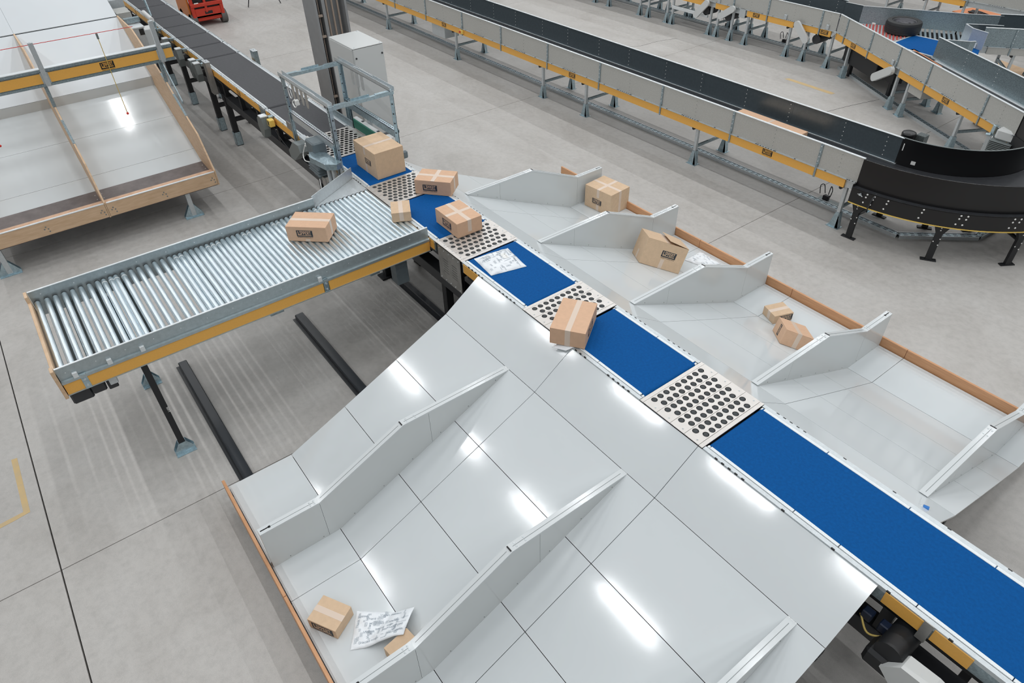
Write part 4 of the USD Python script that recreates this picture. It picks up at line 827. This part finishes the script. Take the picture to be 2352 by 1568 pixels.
part(d2, 'drive_guard', ext(LineString([(1.62, .40), (1.99, .63)]).buffer(.065, 3), 'y', -.09, -.03), 'cabinet_grey')
part(d2, 'belt_edge_strip', cbx(1.9, 4.8, .735, .775, .70, .712, .002), 'bright_rail')
part(d2, 'screen_box', cat([cbx(.25, 1.35, .12, .75, .25, .52, .01)]), 'black_paint'); part(d2, 'black_leg', cbx(.40, .46, .2, .26, 0, .25), 'black_paint'); part(d2, 'black_leg', cat([cbx(1.55, 1.62, .3, .37, 0, .3), cbx(1.42, 1.70, .25, .43, .28, .5)]), 'black_paint')
part(d2, 'flat_box', cbx(2.40, 2.75, .06, .30, .42, .555, .004), 'galvanised_wall'); part(d2, 'sensor_box', cbx(1.86, 1.92, -.01, .012, .69, .765, .004), 'galvanised')
part(d2, 'sensor_bracket', cat([cbx(4.44, 4.50, -.03, .01, .56, .70, .004), cyl((4.47, -.03, .57), (4.42, -.06, .56), .02, 8)]), 'blue_zinc')
part(d2, 'cable_loop', tube(curve([(4.50, -.02, .56), (4.55, -.05, .50), (4.66, -.05, .47), (4.73, -.03, .52)], 6), .006, 6), 'white_plastic', smooth=40)
part(d2, 'orange_cord', tube(curve([(1.33, .72, .712), (1.7, .71, .712), (2.05, .68, .712), (2.22, .66, .712)], 5), .008, 6), 'orange_board', smooth=40)
# black 150 degree curve that joins both lines
CC, RI, RO, A1 = np.array((-.60, 6.95)), 1.08, 1.90, math.radians(150.5)
cu = thing('belt_curve', 'black curved belt conveyor with high black walls and a gold edge line', 'curved conveyor', (.4, 6.4, 0))
def arc(r, a0=0.0, a1=A1, n=48): return [(CC[0] + r * math.sin(a), CC[1] - r * math.cos(a)) for a in np.linspace(a0, a1, n)]
def ring(r0, r1, z0, z1, a0=0.0, a1=A1, n=48): return ext(Polygon(arc(r0, a0, a1, n) + arc(r1, a0, a1, n)[::-1]), 'z', z0, z1)
part(cu, 'belt', ring(RI + .004, RO - .004, .655, .70), 'black_belt', smooth=30)
part(cu, 'outer_wall', ring(RO, RO + .014, .665, 1.0, 0, A1 * .37), 'black_gloss', smooth=30); part(cu, 'outer_wall', ring(RO, RO + .014, .665, 1.0, A1 * .374, A1), 'black_gloss', smooth=30)
part(cu, 'inner_wall', ring(RI - .012, RI, .69, 1.03), 'black_gloss', smooth=30); part(cu, 'wall_edge', ring(RI - .014, RI + .003, 1.03, 1.036), 'guard_grey', smooth=30)
part(cu, 'outer_skirt', ring(RO + .06, RO + .075, .47, .665), 'black_gloss', smooth=30); part(cu, 'skirt_ledge', ring(RO + .002, RO + .075, .655, .668), 'black_belt', smooth=30)
part(cu, 'inner_skirt', ring(RI - .02, RI - .005, .47, .69), 'black_paint', smooth=30); part(cu, 'bottom_plate', ring(RI, RO + .06, .475, .485), 'black_paint', smooth=30)
part(cu, 'gold_line', ring(RO + .0745, RO + .080, .468, .480), 'yellow_bright', smooth=30)
bo = []
for a in np.radians((2, 4.5, 9, 20, 31, 33, 47, 49, 62, 80, 100)):
    for z in (.53, .60, .64): bo.append(dome_disc(0, 0, 0, .011, .006, 8).apply_transform(trimesh.transformations.rotation_matrix(math.pi / 2, (1, 0, 0))).apply_transform(trimesh.transformations.rotation_matrix(a, (0, 0, 1))).apply_translation((CC[0] + (RO + .075) * math.sin(a + z * .1), CC[1] - (RO + .075) * math.cos(a + z * .1), z)))
part(cu, 'bolt_heads', cat(bo), 'white_plastic', kind='stuff')
part(cu, 'end_plate', bx(CC[0] - .005, CC[0] + .004, CC[1] - RO - .075, CC[1] - RO + .02, .47, .70), 'black_paint')
for a in (math.radians(3.5), math.radians(31), math.radians(57), math.radians(92), math.radians(128)):
    for rr in (RO + .02, RI + .06):
        x, y = CC[0] + rr * math.sin(a), CC[1] - rr * math.cos(a)
        R = trimesh.transformations.rotation_matrix(a, (0, 0, 1))
        l = part(cu, 'leg', cat([cbx(-.035, .035, -.02, .02, .012, .40, .002), ext(Polygon([(-.035, .36), (.035, .36), (.085, .46), (.085, .49), (-.075, .49), (-.075, .46)]), 'y', -.022, .022)]).apply_transform(R).apply_translation((x, y, 0)), 'black_paint')
        part(l, 'foot_plate', cbx(-.085, .085, -.03, .03, 0, .012, .002).apply_transform(R).apply_translation((x, y, 0)), 'black_paint')
        rr > RI + .2 and part(l, 'bolt_heads', cat([dome_disc(0, 0, 0, .008, .005, 8).apply_transform(trimesh.transformations.rotation_matrix(math.pi / 2, (1, 0, 0))).apply_translation((dx, -.021, z)) for dx, z in ((0, .44), (0, .41), (.03, .30), (.03, .22), (-.03, .26))]).apply_transform(R).apply_translation((x, y, 0)), 'white_plastic', kind='stuff')
    p0, p1 = [np.array((CC[0] + rr * math.sin(a), CC[1] - rr * math.cos(a), .33)) for rr in (RI + .06, RO + .02)]
    part(cu, 'leg_tie', cyl(p0, p1, .022, 8), 'black_paint')
part(cu, 'wall_label', (lambda a: bx(-.026, .026, -.002, 0, .745, .79).apply_transform(trimesh.transformations.rotation_matrix(a, (0, 0, 1))).apply_translation((CC[0] + (RI + .002) * math.sin(a), CC[1] - (RI + .002) * math.cos(a), 0)))(math.radians(11)), 'white_plastic')
part(cu, 'wall_label', (lambda a: bx(-.006, .006, -.002, 0, .88, .97).apply_transform(trimesh.transformations.rotation_matrix(a, (0, 0, 1))).apply_translation((CC[0] + (RI + .002) * math.sin(a), CC[1] - (RI + .002) * math.cos(a), 0)))(math.radians(2)), 'white_plastic')
part(cu, 'motor_hood', cat([cyl((-.74, 6.33, .62), (-.74, 6.33, .915), .088, 22), dome_disc(-.74, 6.33, .915, .088, .03, 22)]), 'black_gloss', 'round black motor hood', smooth=30)
part(cu, 'motor_fins', cat([bx(-.68 + .013 * k, -.674 + .013 * k, 6.40, 6.52, .70, .90) for k in range(9)]), 'guard_grey'); part(cu, 'motor_bracket', cat([bx(-.66, -.56, 6.30, 6.40, .60, .70), bx(-.80, -.60, 6.0, 6.45, .55, .60)]), 'black_paint')
part(cu, 'skirt_cable', tube(curve([(CC[0] + .28, CC[1] - RO - .03, .67), (CC[0] + .27, CC[1] - RO - .085, .60), (CC[0] + .25, CC[1] - RO - .09, .46), (CC[0] + .15, CC[1] - RO, .33)], 6), .008, 6), 'black_belt', smooth=40)
part(cu, 'handle', cat([tube([(CC[0] + .09, CC[1] - RO - .085, .615), (CC[0] + .12, CC[1] - RO - .10, .625), (CC[0] + .15, CC[1] - RO - .085, .60)], .006, 6), cyl((CC[0] + .12, CC[1] - RO - .077, .62), (CC[0] + .12, CC[1] - RO - .10, .62), .014, 10)]), 'galvanised', smooth=30)
# drive of the diagonal line beside the curve
dm = thing('curve_drive', 'grey finned motor box at the lower end of the diagonal conveyor', 'motor', (-.12, 8.15, 0))
part(dm, 'hood', cbx(-.28, .02, 7.86, 8.06, .56, .72, .03), 'cabinet_grey'); part(dm, 'fin_block', cat([cbx(-.30, -.02, 7.80, 7.98, .40 + .022 * k, .412 + .022 * k, .002) for k in range(8)]), 'guard_grey'); part(dm, 'plate', cbx(-.28, -.04, 7.83, 7.94, .10, .40, .004), 'guard_grey')
part(dm, 'holes', cat([cyl((x, 7.829, z), (x, 7.826, z), .018, 10) for x in (-.22, -.12) for z in (.18, .30)]), 'black_paint', kind='stuff'); part(dm, 'post', cbx(-.40, -.34, 7.98, 8.04, 0, .58), 'galvanised'); part(dm, 'gear_case', cbx(-.02, .16, 7.84, 8.02, .30, .66, .04), 'dark_frame')

# ------------------------------------------------------------------ branching deck at the upper right
dk = thing('branch_deck', 'branching roller and wheel deck with a grey wall behind the lying tyre', 'sorting deck', (-3.2, 11, 0))
g29 = math.radians(28.7); U, N = np.array((math.cos(g29), math.sin(g29))), np.array((-math.sin(g29), math.cos(g29)))
wd = Polygon([(-4.55, 10.23), (-4.20, 11.03), (-3.83, 11.23), (-3.18, 11.01), (-3.18, 10.38), (-2.86, 10.17), (-3.9, 10.22)])
part(dk, 'wheel_plate', ext(Polygon([(-4.24, 10.27), (-4.20, 11.03), (-3.83, 11.23), (-3.18, 11.01), (-3.19, 10.37), (-3.30, 9.80)]), 'z', .676, .692), 'galvanised', 'plate with red wheels')
wh, ax = [], []
for i in range(-6, 24):
    for j in range(-6, 24):
        p = np.array((-4.15, 10.35)) + U * (i * .060) + N * (j * .052)
        if Polygon([(-4.2, 10.35), (-4.16, 11.02), (-3.83, 11.2), (-3.22, 10.98), (-3.22, 10.36), (-3.35, 9.9)]).contains(Point(*p)):
            c = cyl((p[0] - N[0] * .012, p[1] - N[1] * .012, .690), (p[0] + N[0] * .012, p[1] + N[1] * .012, .690), .017, 10); wh.append(c)
            ax.append(cyl((p[0] - N[0] * .03, p[1] - N[1] * .03, .696), (p[0] + N[0] * .03, p[1] + N[1] * .03, .696), .006, 6))
part(dk, 'red_wheels', cat(wh), 'wheel_red', 'small red wheels', kind='stuff'); part(dk, 'wheel_axles', cat(ax), 'bright_rail', kind='stuff')
rp = Polygon([(-3.95, 11.18), (-3.17, 11.03), (-2.72, 11.05), (-2.35, 11.25), (-2.10, 12.05), (-2.75, 11.86), (-3.35, 11.51)])
part(dk, 'roller_bed', ext(rp, 'z', .60, .64), 'dark_gap')
for k in range(34):
    c = np.array((-3.93, 11.18)) + U * (.078 * k)
    seg = LineString([c - N * 1.5, c + N * 1.5]).intersection(rp)
    if seg.is_empty or seg.length < .12: continue
    (xa, ya), (xb, yb) = seg.coords[0], seg.coords[-1]
    part(dk, 'roller', cyl((xa, ya, .672), (xb, yb, .672), .022, 12), 'roller_steel', smooth=40)
part(dk, 'blue_belt', ext(Polygon([(-3.165, 10.375), (-2.845, 10.19), (-2.36, 10.13), (-1.93, 10.80), (-2.08, 11.22), (-2.738, 11.02), (-3.165, 11.005)]), 'z', .66, .70), 'blue_belt')
part(dk, 'belt_border', cat([ext(strip([(-3.17, 11.02), (-2.74, 11.04), (-2.5, 11.12)], .035), 'z', .69, .706), ext(strip([(-3.18, 10.36), (-3.18, 11.02)], .02), 'z', .69, .704), ext(strip([(-2.86, 10.17), (-2.34, 10.115)], .03), 'z', .69, .706)]), 'bright_rail')
def sheet_wall(name, pts, z0, z1, m, t=.008, lip=True):
    p = part(dk, name, ext(strip(pts, t), 'z', z0, z1), m)
    if lip: part(p, 'lip', ext(strip(pts, .024), 'z', z1, z1 + .007), 'bright_rail')
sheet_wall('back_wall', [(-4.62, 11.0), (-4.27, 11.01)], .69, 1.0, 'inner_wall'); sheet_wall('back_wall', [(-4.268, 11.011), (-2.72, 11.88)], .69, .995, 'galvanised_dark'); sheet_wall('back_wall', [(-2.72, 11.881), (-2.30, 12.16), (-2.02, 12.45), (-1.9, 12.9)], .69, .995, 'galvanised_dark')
sheet_wall('nose_wall', [(-2.335, 10.10), (-1.95, 10.34), (-1.90, 10.42)], .70, .985, 'galvanised_dark')
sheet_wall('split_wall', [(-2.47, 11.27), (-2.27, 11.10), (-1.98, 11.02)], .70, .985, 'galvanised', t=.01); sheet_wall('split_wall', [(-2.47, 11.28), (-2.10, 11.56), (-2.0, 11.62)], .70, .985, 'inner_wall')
part(dk, 'wall_tag', bx(-2.16, -2.10, 10.995, 11.0, .71, .79).apply_transform(trimesh.transformations.rotation_matrix(0, (0, 0, 1))).apply_translation((0, .035, 0)), 'white_plastic'); part(dk, 'wall_tag', cbx(-4.05, -3.98, 11.09, 11.11, .70, .73, .003), 'white_plastic')
part(dk, 'frame', cat([ext(strip([(-4.3, 10.98), (-2.75, 11.84), (-2.2, 12.2)], .05), 'z', .50, .60), ext(strip([(-3.2, 10.35), (-3.2, 11.0), (-2.1, 11.2), (-1.95, 10.8)], .05), 'z', .52, .655)]), 'galvanised_dark')
for x, y in ((-4.2, 10.95), (-3.0, 11.65), (-3.1, 10.7), (-2.1, 11.0)):
    l = part(dk, 'leg', cbx(x - .025, x + .025, y - .025, y + .025, 0, .60), 'galvanised')
b2 = wall_conveyor('short grey walled branch conveyor leaving the picture at the right of the tyre', (-2.13, 11.26, 0), math.radians(37), 3.2, [(.15, 3.2)], [.5], [.62, 1.2, 2.2], wall='galvanised_dark', cover='galvanised_wall', far=(.4, 3.2))
ty = thing('car_tyre', 'black car tyre on a steel rim lying on the wheel deck', 'tyre', (-3.42, 11.02, .70))
prof = [(.195, .03), (.215, .005), (.26, .0), (.292, .015), (.304, .05), (.306, .09), (.306, .13), (.304, .17), (.292, .20), (.26, .215), (.215, .21), (.195, .185)]
th_ = trimesh.creation.revolve(np.array(prof + [prof[0]]), sections=48).apply_translation((-3.42, 11.02, .70)); part(ty, 'tread', th_, 'rubber', smooth=35)
for z in (.06, .09, .12, .15): part(ty, 'tread_groove', trimesh.creation.revolve(np.array([(.300, z), (.3068, z), (.3068, z + .006), (.300, z + .006), (.300, z)]), sections=48).apply_translation((-3.42, 11.02, .70)), 'dark_gap')
rim = trimesh.creation.revolve(np.array([(.0, .13), (.03, .135), (.07, .16), (.11, .15), (.15, .135), (.175, .16), (.188, .19), (.200, .195), (.200, .03), (.17, .03), (.16, .10), (0, .11), (0, .13)]), sections=40).apply_translation((-3.42, 11.02, .70)); r = part(ty, 'rim', rim, 'wheel_rim', smooth=35)
part(r, 'rim_holes', cat([cyl((-3.42 + .145 * math.cos(a), 11.02 + .145 * math.sin(a), .832), (-3.42 + .145 * math.cos(a), 11.02 + .145 * math.sin(a), .842), .014, 10) for a in np.linspace(0, 2 * math.pi, 14, endpoint=False)]), 'black_gloss', kind='stuff')
# conveyor farther back at the top right corner, boards on the floor
wall_conveyor('farthest conveyor at the top right corner with a yellow cover and grey end', (-12.0, 14.08, 0), 0, 15.0, [(.1, 8.26)], [8.3, 11.4], [2, 4.5, 6.6, 7.45, 8.25, 10], wall='galvanised_wall')
solo('orange_board', 'orange-brown board lying on the floor behind the grey deck wall', 'board', cbx(-.62, .62, -.35, .35, 0, .018, .002).apply_transform(trimesh.transformations.rotation_matrix(math.radians(-14), (0, 0, 1))).apply_translation((-3.95, 16.02, 0)), 'orange_board')
solo('cable_heap', 'dark loose cables lying on the orange-brown board', 'cable', cat([tube(curve([(-4.2 + .12 * math.sin(k * 2.1 + q), 16.0 + .10 * math.cos(k * 1.7 + q * 2), .03 + .012 * (k % 3)) if True else 0 for k in range(9)] + [(-3.75, 15.95, .03)], 5), .012, 6) for q in (0, 1.1, 2.3)]), 'dark_frame', smooth=40)
solo('plywood_sheet', 'plywood sheet lying on the floor at the right edge beside the diagonal conveyor', 'board', ext([(-2.35, 12.80), (-2.32, 13.12), (-1.2, 12.72), (-1.1, 12.2)], 'z', 0, .02), 'birch')
solo('leaning_board', 'dark brown board on the floor under the diagonal conveyor', 'board', cbx(-.28, .28, -.10, .10, 0, .16, .002).apply_transform(trimesh.transformations.rotation_matrix(AN, (0, 0, 1))).apply_translation((-.92, 9.66, 0)), 'carton')

# ------------------------------------------------------------------ cable trays and floor plugs
def tray(label, path, w=.085):
    t = thing('cable_tray', label, 'cable tray', (path[0][0], path[0][1], 0))
    l = LineString(path)
    for a, b in zip(path[:-1], path[1:]):
        s = LineString([a, b]); q = s.buffer(w / 2, cap_style=2)
        part(t, 'tray_base', ext(q, 'z', .002, .008), 'guard_grey')
        part(t, 'tray_wall', ext(s.parallel_offset(w / 2, 'left').buffer(.004, cap_style=2), 'z', .0, .045), 'galvanised'); part(t, 'tray_wall', ext(s.parallel_offset(w / 2, 'right').buffer(.004, cap_style=2), 'z', .0, .045), 'galvanised')
        part(t, 'tray_lid', ext(s.buffer(w * .36, cap_style=2), 'z', .034, .040), 'galvanised_dark')
    sl = []
    for d in np.arange(.05, l.length, .085):
        p, q = l.interpolate(d), l.interpolate(min(d + .045, l.length))
        for o in (-.017, .017):
            dx, dy = q.x - p.x, q.y - p.y; n_ = math.hypot(dx, dy) or 1
            sl.append(ext(LineString([(p.x - dy / n_ * o, p.y + dx / n_ * o), (q.x - dy / n_ * o, q.y + dx / n_ * o)]).buffer(.005, cap_style=2), 'z', .040, .0412))
    part(t, 'punched_slots', cat(sl), 'black_paint', kind='stuff'); return t
tray('long perforated cable tray on the floor under the very long conveyor', [(-16.5, 5.50), (-.11, 5.51), (.52, 6.22), (.55, 6.9)])
tray('cable tray on the floor running slantwise under the diagonal conveyor', [(-4.1, 10.45), (-2.62, 9.58), (.4, 7.95)])
tray('cable tray on the floor under the straight part of the top right line', [(-14.5, 10.86), (-4.1, 10.81)])
for x, y, l in ((-1.22, 5.66, 'black plug with a cable loop standing beside the long cable tray'), (-5.77, 11.0, 'black plug with cable loops behind the tray of the top right line'), (-7.33, 11.05, 'black plugs at the far left of the tray of the top right line')):
    t = thing('floor_plug', l, 'plug', (x, y, 0))
    part(t, 'block', cbx(x - .04, x + .04, y - .03, y + .03, 0, .07, .008), 'black_paint'); part(t, 'base_plate', bx(x - .1, x + .2, y - .05, y + .05, 0, .006), 'guard_grey')
    part(t, 'cable_loop', cat([tube(curve([(x - .03, y, .09), (x - .07, y, .20), (x - .12, y, .17), (x - .10, y, .06)], 6), .006, 6), tube(curve([(x + .02, y, .09), (x + .03, y, .21), (x + .06, y, .16), (x + .05, y, .06)], 6), .006, 6)]), 'black_belt', smooth=40)
sn = thing('photo_sensor', 'small sensor with a blue cap beside the longest blue belt at the lower right', 'sensor', (2.2, .72, 1.05))
part(sn, 'body', cyl((2.26, .70, 1.12), (2.37, .74, 1.12), .010, 10), 'galvanised', smooth=40); part(sn, 'cap', cyl((2.37, .74, 1.12), (2.40, .75, 1.12), .018, 12), 'blue_plastic', smooth=40); part(sn, 'bracket', bx(2.24, 2.27, .64, .71, 1.105, 1.115), 'galvanised'); part(sn, 'wire', tube(curve([(2.26, .70, 1.12), (2.20, .695, 1.14), (2.16, .665, 1.13)], 5), .004, 6), 'white_plastic', smooth=40)
cr_ = thing('belt_drive', 'black geared motor and pale curved guard under the yellow covers at the lower right corner', 'motor', (2.75, -.1, .6))
part(cr_, 'motor', cat([cyl((2.72, -.16, .98), (2.72, .05, .98), .075, 18), cbx(2.62, 2.80, -.18, -.04, .80, .93, .02)]), 'black_paint', smooth=30); part(cr_, 'guard', ext(Polygon([(2.72, .90), (2.80, 1.02), (2.95, 1.03), (3.15, .98), (3.25, .86), (3.10, .76), (2.85, .78)]), 'y', -.20, -.10), 'cabinet_grey')
part(cr_, 'joint_strap', cbx(2.752, 2.802, -.012, -.006, 1.05, 1.21, .001), 'vent_steel'); part(cr_, 'plug', cbx(2.50, 2.56, -.05, 0, .93, 1.0, .006), 'navy_plastic'); part(cr_, 'plug', cbx(2.60, 2.66, -.05, 0, .93, 1.0, .006), 'navy_plastic')
part(cr_, 'cable', cat([tube(curve([(2.50, -.04, .95), (2.58, -.08, .90), (2.66, -.05, .93)], 6), .006, 6), tube(curve([(2.66, -.04, .95), (2.72, -.10, .86), (2.80, -.08, .84)], 6), .006, 6)]), 'cord_yellow', smooth=40)
